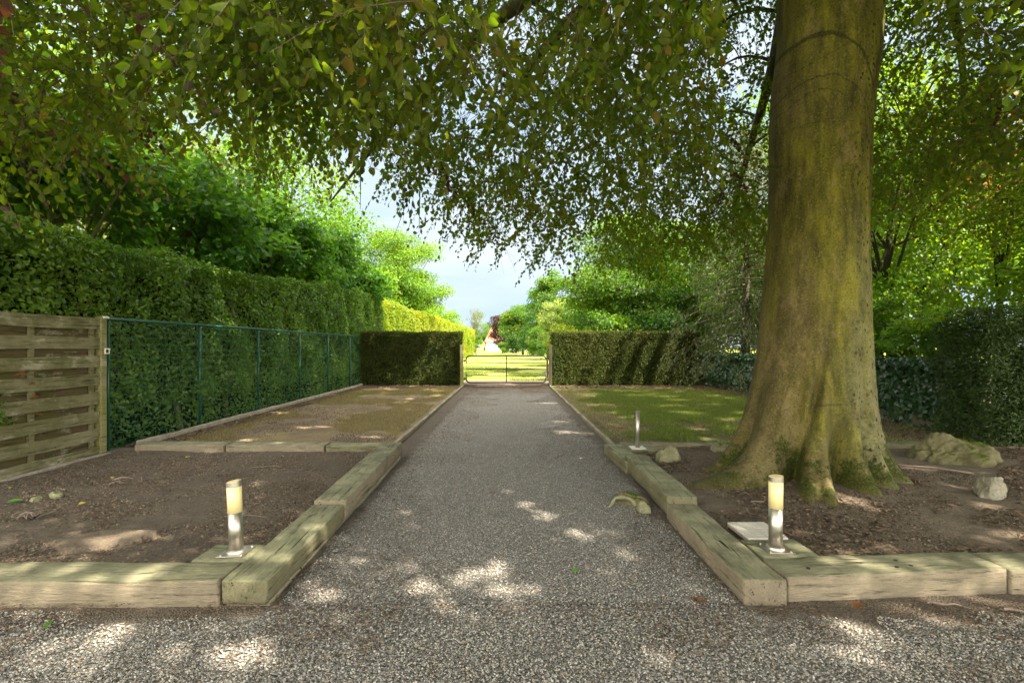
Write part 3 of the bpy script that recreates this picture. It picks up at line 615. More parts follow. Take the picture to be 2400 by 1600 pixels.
for p, h, r, lab, mt in back:
    tree('woodland_tree', lab, 'tree', p, h, r, 1.6, mt, 13000, .17, 60, .2, M_DARKBARK, 'six', .6, 'tall trees behind the limes', .7, cs=.36)
# beyond the gate, left
tree('feathery_tree', 'bright feathery leaved tree left of the sky gap, above the yellow hedge', 'tree', (-6.9, 31), 9.6, 3.2, 2.0, M_BRIGHT, 30000, .17, 110, .15, M_BARK, 'kite', .35, None, .35, droop=.3, cs=.3)
for i, (xx, yy, hh, rr, lab) in enumerate(((-8.1, 21.5, 6.2, 1.9, 'sunlit bush directly behind the left gate hedge top'), (-7.9, 26, 6.3, 2.1, 'rounded sunlit bush below the feathery tree'), (-7.3, 36, 6.0, 2.2, 'lime green bush right of the feathery tree stem'), (-6.9, 44, 5.9, 2.2, 'green bush behind the far half of the yellow hedge'), (-6.5, 53, 5.6, 2.1, 'farthest bush over the end of the yellow hedge'))):
    tree('bush', lab, 'bush', (xx, yy), hh, rr, .2, M_BRIGHT, 8000, .15, 36, .08, M_BARK, 'six', .7, 'bushes behind the yellow hedge', cs=.42)
tree('birch_tree', 'thin olive birch with wispy hanging branches left of the distant house', 'tree', (-4.9, 70), 7.9, 1.6, 1.6, M_OLIVE, 2600, .14, 40, .09, M_BARK, 'kite', 1.3, None, .45, droop=.9, cs=.27)
tree('shrub', 'dark green shrub at the foot of the thin birch', 'bush', (-4.4, 66), 3.6, 1.1, .1, M_GREEN, 2500, .15, 20, .06)
tree('purple_tree', 'dark purple leaved tree on a bare stem in front of the house', 'tree', (-1.0, 84), 7.6, 2.7, 1.0, M_PURPLE, 11000, .19, 40, .13, M_DARKBARK)
tree('field_tree', 'mid green tree just right of the dark purple tree', 'tree', (2.0, 70), 8.4, 3.0, .0, M_GREEN, 16000, .2, 45, .14, M_DARKBARK)
tree('field_tree', 'tall narrow tree with pale drooping top at the right of the sky gap', 'tree', (4.0, 48), 10.2, 2.5, .0, M_GREEN, 20000, .17, 50, .13, M_BARK, droop=.5)
tree('field_tree', 'low dark tree over the right end of the lawn behind the gate', 'tree', (4.3, 60), 8.2, 2.5, .1, M_DARK, 13000, .19, 40, .13, M_DARKBARK)
tree('pale_tree', 'pale variegated tree above the right gate post', 'tree', (3.6, 36), 5.4, 1.6, .4, M_PALE, 9500, .10, 50, .08, M_BARK, cs=.33)
tree('bush', 'small yellow green bush peeping over the left end of the right gate hedge', 'bush', (3.0, 24.5), 3.0, .95, .3, M_SUNLIT_YELLOW, 3200, .09, 26, .05)
tree('maple_tree', 'large rounded maple above the right gate hedge', 'tree', (6.6, 25.5), 9.0, 4.1, .2, M_GREEN, 36000, .14, 110, .2, M_DARKBARK, 'six', .4, cs=.3)
tree('field_tree', 'broad green tree behind and right of the large maple', 'tree', (12, 30), 10, 4.5, 1.4, M_BRIGHT, 14000, .18, 80, .2, M_DARKBARK, cs=.33)
for i, (xx, yy, lab) in enumerate(((5.6, 90, 'far shrub right of the pale tree stem at the field edge'), (3.0, 95, 'dark far shrub beside the white garden wall'), (.3, 92, 'green far shrub under the purple tree crown'))):
    tree('shrub', lab, 'bush', (xx, yy), 3.3, 2.4, .05, M_DARK if i != 2 else M_GREEN, 6000, .2, 22, .05, group='shrubs at the far field edge')
for i, (xx, yy, hh, rr, mt, lab) in enumerate(((1.0, 68, 3.0, 1.5, M_DARK, 'low dark shrub at the foot of the mid green field tree'), (2.9, 60, 3.2, 1.7, M_DARK, 'low dark shrub between the green field trees'), (3.1, 46, 3.4, 1.5, M_GREEN, 'low green shrub at the foot of the tall narrow tree'), (-.7, 81, 2.2, 1.2, M_GREEN, 'low green shrub at the foot of the purple tree'),
    (4.3, 22.2, 3.3, 1.7, M_GREEN, 'green bush just behind the left part of the right clipped hedge'), (6.9, 22.0, 3.5, 1.8, M_DARK, 'dark green bush just behind the right part of the right clipped hedge'))):
    tree('shrub', lab, 'bush', (xx, yy), hh, rr, .0, mt, 6000, .13, 30, .05, group='shrubs filling in below the trees')
for i, (xx, yy, lab) in enumerate(((12, 82, 'far dark tree behind the right gate post'), (9.5, 45, 'deep green tree between the maple and the tall narrow tree'), (-14, 75, 'far tree behind the end bushes'), (-7, 140, 'rounded tree behind the orange roofed house'))):
    tree('field_tree', lab, 'tree', (xx, yy), 9, 4.2, .8, M_GREEN, 9000, .22, 50, .2, M_DARKBARK)

for i, (xx, yy, hh, rr, mt, lab) in enumerate(((8.5, 33, 8.5, 3.4, M_GREEN, 'dense green tree filling in behind the large maple'), (12.5, 22.5, 8.5, 3.2, M_DARK, 'dark tree between the maple and the spruce'), (17, 26, 10, 4, M_GREEN, 'tall tree far behind the spruce'), (10.0, 27.5, 6.5, 3.2, M_GREEN, 'low bushy tree just over the right half of the clipped hedge'), (6.0, 34, 5.5, 2.8, M_GREEN, 'low bushy tree just over the left half of the right clipped hedge'))):
    tree('field_tree', lab, 'tree', (xx, yy), hh, rr, .3, mt, 15000, .16, 80, .14, M_DARKBARK, cs=.34)
# conifer with drooping sprays on the right
def conifer():
    b = empty('spruce_tree', (8.1, 16.6, 0), 0, 'grey green spruce with drooping sprays between the right gate hedge and the beech trunk', 'tree')
    t = np.linspace(0, 1, 8); lst = [(np.stack([.05*np.sin(t*4), 0*t, 9.5*t], -1), .17*(1-t)+.01, 9)]
    PP, DD, NN = [], [], []
    for k in range(150):
        z = .9+8.3*(k/150); a = k*2.399; ln = (2.6*(1-z/10.5)+.35)*(.75+.4*rng.random()); t = np.linspace(0, 1, 6)
        pts = np.stack([np.cos(a)*ln*t, np.sin(a)*ln*t, z+.1*ln*t-.42*ln*t**1.8], -1); lst.append((pts, .018*(1-t)+.004, 4))
        m = int(300*ln/2); tt = rng.random(m)**.7; base = np.stack([np.interp(tt, t, pts[:, q]) for q in range(3)], -1)
        hang = rng.random(m)*.38*(.4+.6*tt); sp = rng.normal(0, .12, (m, 3)); base = base+sp; base[:, 2] -= hang
        PP.append(base); DD.append(np.stack([np.cos(a)*.35+0*tt, np.sin(a)*.35+0*tt, -.7+0*tt], -1)+rng.normal(0, .35, (m, 3))); NN.append(rand_dir(m))
    tubes('trunk', lst, M_DARKBARK, b); p = np.concatenate(PP); kk = ~in_beam(p+np.array([8.1, 16.6, 0]), .03); p = p[kk]
    leaves('crown', p, np.concatenate(DD)[kk], np.concatenate(NN)[kk], .12*(.6+.8*rng.random(len(p))), .22, 'kite', M_SPRUCE, b)
conifer()
# woodland right of the beech
wood = [((9.8, 12.6), 10.0, 2.8, 1.0, M_BRIGHT, 'thin stemmed airy tree behind the ivy fence, just right of the beech trunk'), ((12.3, 9.8), 6.5, 2.8, 1.0, M_BRIGHT, 'leafy tree behind the yew bush at the right edge'), ((12.5, 14.5), 9, 3.4, 1.2, M_BRIGHT, 'sunlit yellow green tree glowing behind the airy tree'),
        ((18.5, 17), 10, 4, 1., M_BRIGHT, 'tall backlit tree deep in the right woodland'), ((10.5, 19.5), 8, 3, .8, M_BRIGHT, 'sunlit tree behind the spruce'), ((15, 19), 10, 4, 1., M_OLIVE, 'olive tree at the back of the right woodland'), ((14.5, 7.2), 5.2, 2.4, .8, M_BRIGHT, 'low sunlit tree at the right frame edge above the yew bush'), ((20, 15), 11, 4.6, .8, M_BRIGHT, 'farthest tall tree of the right woodland')]
wood += [((13.5, 19.5), 17, 4.2, 1.5, M_BRIGHT, 'very tall tree showing above the spruce left of the beech trunk'), ((20, 13.5), 18, 5, 1.5, M_BRIGHT, 'very tall sunlit tree filling the upper right corner')]
for p, h, r, cz, mt, lab in wood:
    tree('woodland_tree', lab, 'tree', p, h, r, cz, mt, 12500, .12 if p[0] < 13 else .16, 75, .1, M_DARKBARK, 'six', .45, 'woodland trees right of the beech', .65, cs=.3)
tree('orange_maple', 'small maple with orange leaves high behind the beech on the right', 'tree', (11.6, 11.4), 8.0, 1.6, 4.6, M_ORANGE, 2000, .09, 34, .06, M_DARKBARK, 'six', .4, cs=.3)
for i, (xx, yy, hh, rr, lab) in enumerate(((8.4, 9.3, 2.6, 1.1, 'low bush over the ivy fence right of the beech foot'), (8.6, 11.2, 2.9, 1.2, 'bush over the ivy fence behind the beech trunk'), (8.5, 14.2, 2.5, 1.1, 'bush between spruce and beech trunk'), (10.2, 8.1, 3.0, 1.3, 'bush behind the dark yew'))):
    tree('understory_bush', lab, 'bush', (xx, yy), hh, rr, .3, M_GREEN if i % 2 else M_BRIGHT, 5500, .085, 34, .03, M_DARKBARK, 'six', .5, 'bushes behind the ivy fence', cs=.32, trunks=3)

# ------------------------------------------------------------------ hedges
def hedge(name, label, x0, x1, y0, y1, h, mat, dens, leaf, kind='six', ratio=.65, core=M_HOLE, bulge=.12, faces='XxYyT', hf=None, tilt=.35, cat='hedge', depth=.16, x0b=None, x1b=None, z0=0., bare=.0, stems=0):
    b = empty(name, ((x0+x1)/2, (y0+y1)/2, z0), 0, label, cat); org = np.array([(x0+x1)/2, (y0+y1)/2, 0])
    x0b = x0 if x0b is None else x0b; x1b = x1 if x1b is None else x1b
    PP, NN = [], []; W, Ln = x1-x0, y1-y0
    for fc in faces:
        a = {'X': Ln*h, 'x': Ln*h, 'Y': W*h, 'y': W*h, 'T': W*Ln}[fc]; m = int(a*dens); u, v = rng.random(m), rng.random(m)
        s = rng.random(m)
        if fc in 'Xx': p = np.stack([u*0+(1 if fc == 'X' else 0), s, v], -1); n_ = np.array([1. if fc == 'X' else -1., 0, 0])
        elif fc in 'Yy': p = np.stack([u, u*0+(1 if fc == 'Y' else 0), v], -1); n_ = np.array([0, 1. if fc == 'Y' else -1., 0])
        else: p = np.stack([u, s, u*0+1], -1); n_ = np.array([0, 0, 1.])
        y = y0+p[:, 1]*Ln; xa = x0+(x0b-x0)*p[:, 1]; xb = x1+(x1b-x1)*p[:, 1]; x = xa+(xb-xa)*p[:, 0]
        hh = h if hf is None else hf(y); q = np.stack([x, y, p[:, 2]*hh], -1)
        off = bulge*(vn(q+30, 1.4)-.5)*2+bulge*.6*(vn(q+50, 4.)-.5)*2-depth*rng.random(m)**1.6
        q = q+n_*off[:, None]; r_ = .08*(p[:, 2] > .97)
        PP.append(q); NN.append(n_+rng.normal(0, .55, (m, 3))+[0, 0, tilt])
    q = np.concatenate(PP)-org; nn = np.concatenate(NN); m = len(q)
    ok = (q[:, 2] > .03) & ~((q[:, 2] < bare) & (rng.random(m) < .55)); q, nn = q[ok], nn[ok]; m = len(q)
    rn = np.clip(.55*rng.random(m)+.5*(vn(q+70, 1.1)-.1), 0, 1)
    leaves('foliage', q, rng.normal(0, .8, (m, 3))+[0, 0, -.2], nn, leaf*(.65+.6*rng.random(m)), ratio, kind, mat, b, rn)
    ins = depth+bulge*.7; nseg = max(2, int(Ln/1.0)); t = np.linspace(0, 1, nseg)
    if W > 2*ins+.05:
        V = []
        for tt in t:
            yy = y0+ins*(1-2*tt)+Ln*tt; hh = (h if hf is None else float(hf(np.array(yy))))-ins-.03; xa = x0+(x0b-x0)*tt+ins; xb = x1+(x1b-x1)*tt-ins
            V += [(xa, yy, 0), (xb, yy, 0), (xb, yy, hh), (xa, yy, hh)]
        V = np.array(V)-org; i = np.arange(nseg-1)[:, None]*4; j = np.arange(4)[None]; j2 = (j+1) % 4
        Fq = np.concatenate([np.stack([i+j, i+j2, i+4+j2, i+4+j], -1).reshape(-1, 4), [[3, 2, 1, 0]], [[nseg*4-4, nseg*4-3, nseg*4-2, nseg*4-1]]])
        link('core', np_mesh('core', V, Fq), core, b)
    if stems:
        for k in range(stems):
            yy = y0+.4+(Ln-.6)*(k+.3*rng.random())/stems; t = np.linspace(0, 1, 8); xx = x1-.17
            tubes('stem', [(np.stack([xx+.06*np.sin(t*7+k)-org[0], yy+.08*np.cos(t*5+k)-org[1], t*(h-.5)], -1), .045*(1-.6*t)+.01*rng.random(), 7)], M_BARK, b)
        lst = []
        for k in range(260):
            a = rng.random()*6.28; t = np.linspace(0, 1, 5); yy = rng.uniform(y0, y1); zz = rng.uniform(.2, h-.2); l_ = .2+.35*rng.random()
            lst.append((np.stack([x1-.12+.10*t-org[0], yy-org[1]+math.cos(a)*l_*t, zz+math.sin(a)*l_*t], -1), .007*(1-t)+.002, 4))
        tag(tubes('branches', lst, M_BARK, b), kind='stuff')
    return b
horn_h = lambda y: 2.86+.66*np.clip((y-6.5)/11, 0, 1)+.25*(vn(np.stack([y*0+3, y, y*0], -1).reshape(-1, 3), .8).reshape(np.shape(y))-.5)
hedge('hornbeam_hedge', 'long tall hornbeam hedge behind the green wire fence', -6.75, -5.52, 3.9, 21.0, 3.2, M_HORN, 1500, .062, 'six', .68, M_HOLE, .13, 'XyT', horn_h, .5, stems=9, bare=.5, depth=.2)
hedge('yellow_hedge', 'sunlit yellow green hedge running away along the field beyond the gate', -6.6, -5.52, 21.05, 60, 3.5, M_SUNLIT_YELLOW, 360, .10, 'six', .65, M_STRAW, .16, 'XyYT', lambda y: 3.55+0*y, .3, x0b=-5.5, x1b=-4.25, depth=.2)
hedge('clipped_hedge', 'dark clipped conifer hedge left of the metal gate', -5.40, -1.78, 17.72, 18.6, 2.0, M_CYPRESS, 2600, .075, 'kite', .3, M_STRAW, .045, 'XxyYT', None, .1, depth=.1, bare=.12)
hedge('clipped_hedge', 'clipped conifer hedge right of the metal gate, streaked with sun', 1.62, 7.05, 17.72, 18.6, 2.0, M_CYPRESS, 2300, .075, 'kite', .3, M_STRAW, .055, 'XxyYT', None, .1, depth=.1, bare=.12)
hedge('yew_bush', 'dark overgrown yew bush at the right frame edge behind the mossy boulder', 6.85, 9.6, 6.85, 7.75, 2.05, M_YEW, 2900, .06, 'kite', .28, M_HOLE, .3, 'XxyYT', None, .2, 'bush', .35)
# ivy-covered low fence
def ivy():
    b = empty('ivy_fence', (7.3, 13, 0), 0, 'low fence smothered in dark ivy along the right side of the lawn', 'fence')
    m = 26000; y = rng.uniform(7.6, 18.2, m); z = rng.random(m)**.8*1.12+.06+.25*(vn(np.stack([y, y*0, y*0], -1)+3, .9)-.5); x = 7.14+.12*rng.random(m)+.16*(vn(np.stack([y, z, z*0], -1)+5, 2.2)-.5)-.1*np.sin(np.clip(z, 0, 1)*3)
    fr = rng.random(m) < .22; x = np.where(fr, rng.uniform(7.0, 7.6, m), x); z = np.where(fr, 1.1+.16*rng.random(m), z)
    ok = ~((z < .34) & (rng.random(m) < .75)); q = np.stack([x-7.3, y-13, z], -1)[ok]; m = len(q)
    leaves('ivy', q, rng.normal(0, .55, (m, 3))+[-.25, 0, -.9], rng.normal(0, .35, (m, 3))+[-1, -.25, .45], .075*(.6+.7*rng.random(m)), .95, 'lobed', M_IVY, b)
    bm = bmesh.new()
    for k in range(6): add_box(bm, (7.32-7.3, 7.7+2*k+.97-13-.05, .14), (.1, 1.93, .34), None, .01)
    from_bm('concrete_base', bm, M_CONC, b)
    bm = bmesh.new(); add_box(bm, (.12, 0, .72), (.14, 10.6, .8)); from_bm('core', bm, M_HOLE, b)
    for k in range(6):
        bm = bmesh.new(); add_cyl(bm, (.0, 7.65+2*k-13, 0), (.0, 7.65+2*k-13, 1.1), .03, seg=10); from_bm('post', bm, M_DARKBARK, b)
ivy()

# ------------------------------------------------------------------ sleepers
def sleeper(label, p0, p1, wd, hgt, top0, top1, mat=M_SLEEPER, bev=.014, group='railway sleepers edging the beds', name='railway_sleeper'):
    """p0->p1: plan line of the beam's centre; top0/top1: height of the top at the ends"""
    p0, p1 = Vector((*p0, 0)), Vector((*p1, 0)); d = p1-p0; ln = d.length
    bm = bmesh.new(); add_box(bm, (ln/2, 0, hgt/2), (ln, wd, hgt), None, bev, 2)
    es = [e for e in bm.edges if abs(e.verts[0].co.x-e.verts[1].co.x) > ln*.5]
    bmesh.ops.subdivide_edges(bm, edges=es, cuts=max(4, int(ln/.07)))
    sd = random.random()*50
    for v in bm.verts:
        q = v.co*3.2+Vector((sd, 0, 0)); q2 = v.co*14+Vector((sd, 5, 0))
        v.co += Vector((0, mnoise.noise(q), mnoise.noise(q+Vector((9, 9, 9)))))*.011+Vector((0, mnoise.noise(q2), mnoise.noise(q2+Vector((4, 0, 7)))))*.0045
        v.co.z += (top1-top0)*v.co.x/ln
    o = from_bm(name, bm, mat, None, True); o.location = (p0.x, p0.y, top0-hgt); o.rotation_euler = (0, 0, math.atan2(d.y, d.x))
    return tag(o, label, 'sleeper', group)
sleeper('long sleeper along the gravel in front of the left bed', (-1.635, 2.845), (-4.6, 2.83), .255, .19, .134, .134)
sleeper('mossy square ended sleeper at the near right corner of the left bed', (-1.485, 2.72), (-1.49, 4.0), .262, .135, .136, .15, M_SLEEPER_G)
sleeper('raised weathered sleeper along the drive, farther half of the left bed edge', (-1.49, 4.02), (-1.545, 6.42), .262, .155, .178, .190, M_SLEEPER)
sleeper('thin buried timber showing beneath the left drive side sleepers', (-1.47, 2.735), (-1.53, 6.3), .25, .10, .012, .03, M_EDGEWOOD)
sleeper('sleeper closing the far side of the left bed next to the green fence', (-5.05, 6.66), (-3.85, 6.66), .27, .17, .132, .132)
sleeper('middle sleeper closing the far side of the left bed', (-3.83, 6.67), (-2.5, 6.67), .25, .17, .122, .12)
sleeper('moss grown sleeper end beside the drive at the far side of the left bed', (-2.48, 6.68), (-1.66, 6.68), .24, .17, .115, .115, M_SLEEPER_G)
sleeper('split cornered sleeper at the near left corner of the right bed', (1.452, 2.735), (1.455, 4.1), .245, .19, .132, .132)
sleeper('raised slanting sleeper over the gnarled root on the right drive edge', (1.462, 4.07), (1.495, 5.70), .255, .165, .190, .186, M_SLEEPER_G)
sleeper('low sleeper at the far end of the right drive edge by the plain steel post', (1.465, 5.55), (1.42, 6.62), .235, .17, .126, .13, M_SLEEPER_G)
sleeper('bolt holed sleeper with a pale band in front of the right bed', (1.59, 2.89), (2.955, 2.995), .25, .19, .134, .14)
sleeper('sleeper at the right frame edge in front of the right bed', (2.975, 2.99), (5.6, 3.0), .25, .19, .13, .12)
sleeper('narrow sleeper closing the far side of the right bed left of the beech', (1.56, 6.70), (3.3, 6.72), .2, .14, .118, .112)
sleeper('mossy low sleeper on the far side of the right bed right of the beech', (3.34, 6.72), (6.0, 6.78), .2, .14, .112, .105, M_SLEEPER_G)
sleeper('short mossy timber pad under the left bollard lamp', (-1.97, 3.13), (-1.625, 3.12), .27, .12, .126, .128, M_SLEEPER_G, group='timber pads under the lamps', name='timber_pad')
sleeper('short mossy timber pad under the right bollard lamp', (1.60, 3.19), (1.99, 3.20), .32, .12, .122, .122, M_SLEEPER_G, group='timber pads under the lamps', name='timber_pad')
sleeper('short timber pad under the plain steel post', (1.58, 6.42), (1.95, 6.42), .26, .10, .112, .112, M_SLEEPER_G, group='timber pads under the lamps', name='timber_pad')
# bolt holes and pale band on the right front sleeper
def on(o, name, bm, mat): q = from_bm(name, bm, mat, o); return q
front_r = [o for o in C.objects if o.get('label', '').startswith('bolt holed')][0]
for (a, b_) in ((.55, .01), (.73, -.055), (.80, .03), (.40, .06), (.83, -.045), (.19, -.03)):
    bm = bmesh.new(); add_cyl(bm, (a, b_, .18), (a, b_, .1955), .011, seg=12); on(front_r, 'bolt_hole', bm, M_BLACK)

# timber edging strips along the drive
def strip(label, p0, p1, wd, top, mat, name, cat, group=None):
    p0, p1 = Vector((*p0, 0)), Vector((*p1, 0)); d = p1-p0; bm = bmesh.new(); add_box(bm, (d.length/2, 0, 0), (d.length, wd, .12), None, .006)
    es = [e for e in bm.edges if abs(e.verts[0].co.x-e.verts[1].co.x) > d.length*.5]; bmesh.ops.subdivide_edges(bm, edges=es, cuts=40)
    for v in bm.verts: v.co += Vector((0, mnoise.noise(v.co*1.3+p0), .6*mnoise.noise(v.co*2.1+p1)))*.018
    o = from_bm(name, bm, mat, None, True); o.location = (p0.x, p0.y, top-.06); o.rotation_euler = (0, 0, math.atan2(d.y, d.x)); return tag(o, label, cat, group)
strip('thin timber edging between drive and left dry lawn', (-1.655, 6.82), (-1.665, 17.6), .055, .06, M_EDGEWOOD, 'timber_edging', 'edging', 'drive edgings')
strip('thin timber edging between drive and right lawn', (1.50, 6.85), (1.50, 17.6), .055, .06, M_EDGEWOOD, 'timber_edging', 'edging', 'drive edgings')
strip('low concrete kerb under the green wire fence', (-5.22, 6.82), (-5.30, 17.5), .06, .13, M_CONC, 'concrete_kerb', 'kerb')
strip('low concrete kerb under the wooden fence panel', (-5.36, 4.0), (-5.36, 6.5), .08, .04, M_CONC, 'concrete_kerb', 'kerb')

# ------------------------------------------------------------------ wooden panel fence
b = empty('wooden_fence', (-5.45, 5.5, 0), 0, 'weathered woven wooden fence panel at the left edge', 'fence')
tops = [1.828, 1.578, 1.334, 1.098, .85, .61, .375, .145]
bm = bmesh.new(); bmb = bmesh.new()
def slat(bm, top, hh, xo, bow):
    n = 26
    t = np.linspace(-.9, .88, n); ring = []
    for i, y in enumerate(t):
        x = xo+bow*math.sin((y+.9)/1.78*math.pi*2-math.pi/2)**2*0+bow*abs(math.sin((y+.05)/.85*math.pi/1))*1.0
        z1 = top+.004*math.sin(y*5+top*9); z0_ = z1-hh
        ring.append([bm.verts.new((x+dx, y, z)) for dx, z in ((0, z0_), (.014, z0_), (.014, z1), (0, z1))])
    for a, c in zip(ring[:-1], ring[1:]):
        for j in range(4): bm.faces.new((a[j], a[(j+1) % 4], c[(j+1) % 4], c[j]))
    bm.faces.new(ring[0][::-1]); bm.faces.new(ring[-1])
for t_ in tops: slat(bm, t_, .148 if t_ > .2 else .15, .03, .008)
for t_ in tops[:-1]: slat(bmb, t_-.13, .155, -.03, -.006)
from_bm('front_slats', bm, M_PANEL, b); from_bm('back_slats', bmb, M_PANEL_SHADED, b)
for yy in (0.0, .80, -.86):
    bm = bmesh.new(); add_box(bm, (.013, yy, .91), (.03, .06, 1.8), None, .003); from_bm('cleat', bm, M_PANEL, b)
for t_ in tops[:-1]:
    for dz in (.035, .11):
        bm = bmesh.new(); add_cyl(bm, (.036, .85, t_-dz), (.054, .85, t_-dz), .004, seg=8); from_bm('nail', bm, M_RUST, b)
b = empty('fence_post', (-5.43, 6.44, 0), 0, 'square timber post between the wooden panel and the green wire fence', 'post')
bm = bmesh.new(); add_box(bm, (0, 0, .915), (.09, .09, 1.87), None, .008); from_bm('timber', bm, M_POSTWOOD, b)
bm = bmesh.new(); add_box(bm, (.055, .035, 1.395), (.02, .07, .075), None, .004); add_box(bm, (.055, .06, 1.42), (.03, .03, .012)); from_bm('bracket', bm, M_WHITE, b)
bm = bmesh.new(); add_box(bm, (.067, .02, 1.395), (.012, .035, .045), None, .003); from_bm('clip', bm, M_BLACK, b)
# leaves caught on the panel
for i, (px, py) in enumerate(((82, 925), (90, 928), (46, 875), (88, 970), (72, 898))):
    t = (VX-px)/F; y = 5.385/t; z = H+(VY-py)*y/F
    o = leaves('dead_leaf', np.zeros((3, 3)), rng.normal(0, 1, (3, 3))+[0, 0, -.6], rng.normal(0, .5, (3, 3))+[1, 0, 0], .05+.03*rng.random(3), .5, 'lobed', M_DEADLEAF)
    o.location = (-5.385, y, z); tag(o, ['largest brown withered leaf hooked on the panel slats', 'curled brown leaf touching the largest one on the panel', 'small brown leaf on the panel nearest the frame edge', 'lowest brown leaf on the panel', 'brown leaf high above the others beside the middle cleat'][i], 'leaf', 'dead leaves hanging on the fence panel')

# ------------------------------------------------------------------ green wire fence
b = empty('wire_fence', (-5.42, 6.55, 0), 0, 'green welded wire fence with tubular top rail in front of the tall hedge', 'fence')
for k in range(6):
    yy = [0.0, 1.94, 3.92, 6.0, 7.95, 9.95][k]; bm = bmesh.new(); rr = .024 if k else .016; add_cyl(bm, (0, yy, -.05), (0, yy, 1.82), rr, seg=14); add_cyl(bm, (0, yy, 1.82), (0, yy, 1.845), rr*1.1, rr*.5, seg=14)
    from_bm('post', bm, M_GREENPAINT, b, True)
bm = bmesh.new(); add_cyl(bm, (.0, -.05, 1.835), (.0, 11.1, 1.835), .021, seg=14); from_bm('top_rail', bm, M_GREENPAINT, b, True)
bm = bmesh.new(); add_box(bm, (.03, -.08, 1.845), (.03, .09, .03), None, .005); from_bm('rail_clamp', bm, M_WHITE, b)
lst = []
def wire(p0, p1, r):
    p0, p1 = np.array(p0, float), np.array(p1, float); lst.append((np.stack([p0+(p1-p0)*t for t in np.linspace(0, 1, 9)])+np.stack([.004*np.sin(np.arange(9)*2.1+p0[2]*30), 0*np.arange(9), .005*np.sin(np.arange(9)*1.7+p0[2]*9)], -1), np.full(9, r), 4))
for k in range(18): wire((.028, 0, .06+k*.1015), (.028, 11.0, .06+k*.1015), .0024)
for k in range(216): y_ = k*.051+.02; lst.append((np.array([[.028, y_, .05], [.03, y_, .9], [.028, y_, 1.8]]), np.full(3, .0013), 3))
tubes('wire_mesh', lst, M_WIRE, b)

# ------------------------------------------------------------------ gate
GY = 17.58
for (x_, lab, col) in ((-1.70, 'mossy square timber gate post against the left clipped hedge', M_POSTWOOD), (1.52, 'dark square timber gate post against the right clipped hedge', M_DARKBARK)):
    bm = bmesh.new(); add_box(bm, (0, 0, .76), (.115, .115, 1.56), None, .01); o = from_bm('gate_post', bm, col); o.location = (x_, GY, 0); tag(o, lab, 'post', 'gate posts')
b = empty('field_gate', (0, GY, 0), 0, 'closed tubular metal field gate between the two clipped hedges', 'gate')
x0_, x1_, zb, zt, rc = -1.545, 1.36, .16, 1.13, .14
path = []
for (cx_, cz_, a0) in ((x1_-rc, zt-rc, 0), (x0_+rc, zt-rc, 90), (x0_+rc, zb+rc, 180), (x1_-rc, zb+rc, 270)):
    for q in range(9): a = R(a0+90*q/8); path.append((cx_+rc*math.cos(a), 0, cz_+rc*math.sin(a)))
path = np.array(path+path[:1]); full = []
for a, c in zip(path[:-1], path[1:]): full += [a+(c-a)*t for t in (0, .5)]
full.append(path[-1]); tubes('frame', [(np.array(full), np.full(len(full), .027), 12)], M_GATE, b)
for zz_ in (.415, .65, .885): tubes('rail', [(np.array([[x0_, 0, zz_], [0, 0, zz_-.004], [x1_, 0, zz_-.012]]), np.full(3, .017), 8)], M_GATE, b)
tubes('upright', [(np.array([[-.08, 0, zb], [-.08, 0, .6], [-.08, 0, zt]]), np.full(3, .019), 8)], M_GATE, b)
for zz_ in (.30, .95):
    bm = bmesh.new(); add_cyl(bm, (-1.66, 0, zz_), (-1.55, 0, zz_), .014, seg=8); add_cyl(bm, (-1.60, 0, zz_-.05), (-1.60, 0, zz_+.05), .02, seg=8); from_bm('hinge', bm, M_GATE, b)
bm = bmesh.new(); add_box(bm, (1.405, .01, .66), (.075, .03, .66), None, .004); from_bm('strike_plate', bm, M_RUST, b)
bm = bmesh.new(); add_cyl(bm, (1.40, -.02, .66), (1.47, -.02, .66), .012, seg=8); add_cyl(bm, (1.40, -.05, .60), (1.40, -.05, .68), .01, seg=8); from_bm('latch', bm, M_GATE, b)

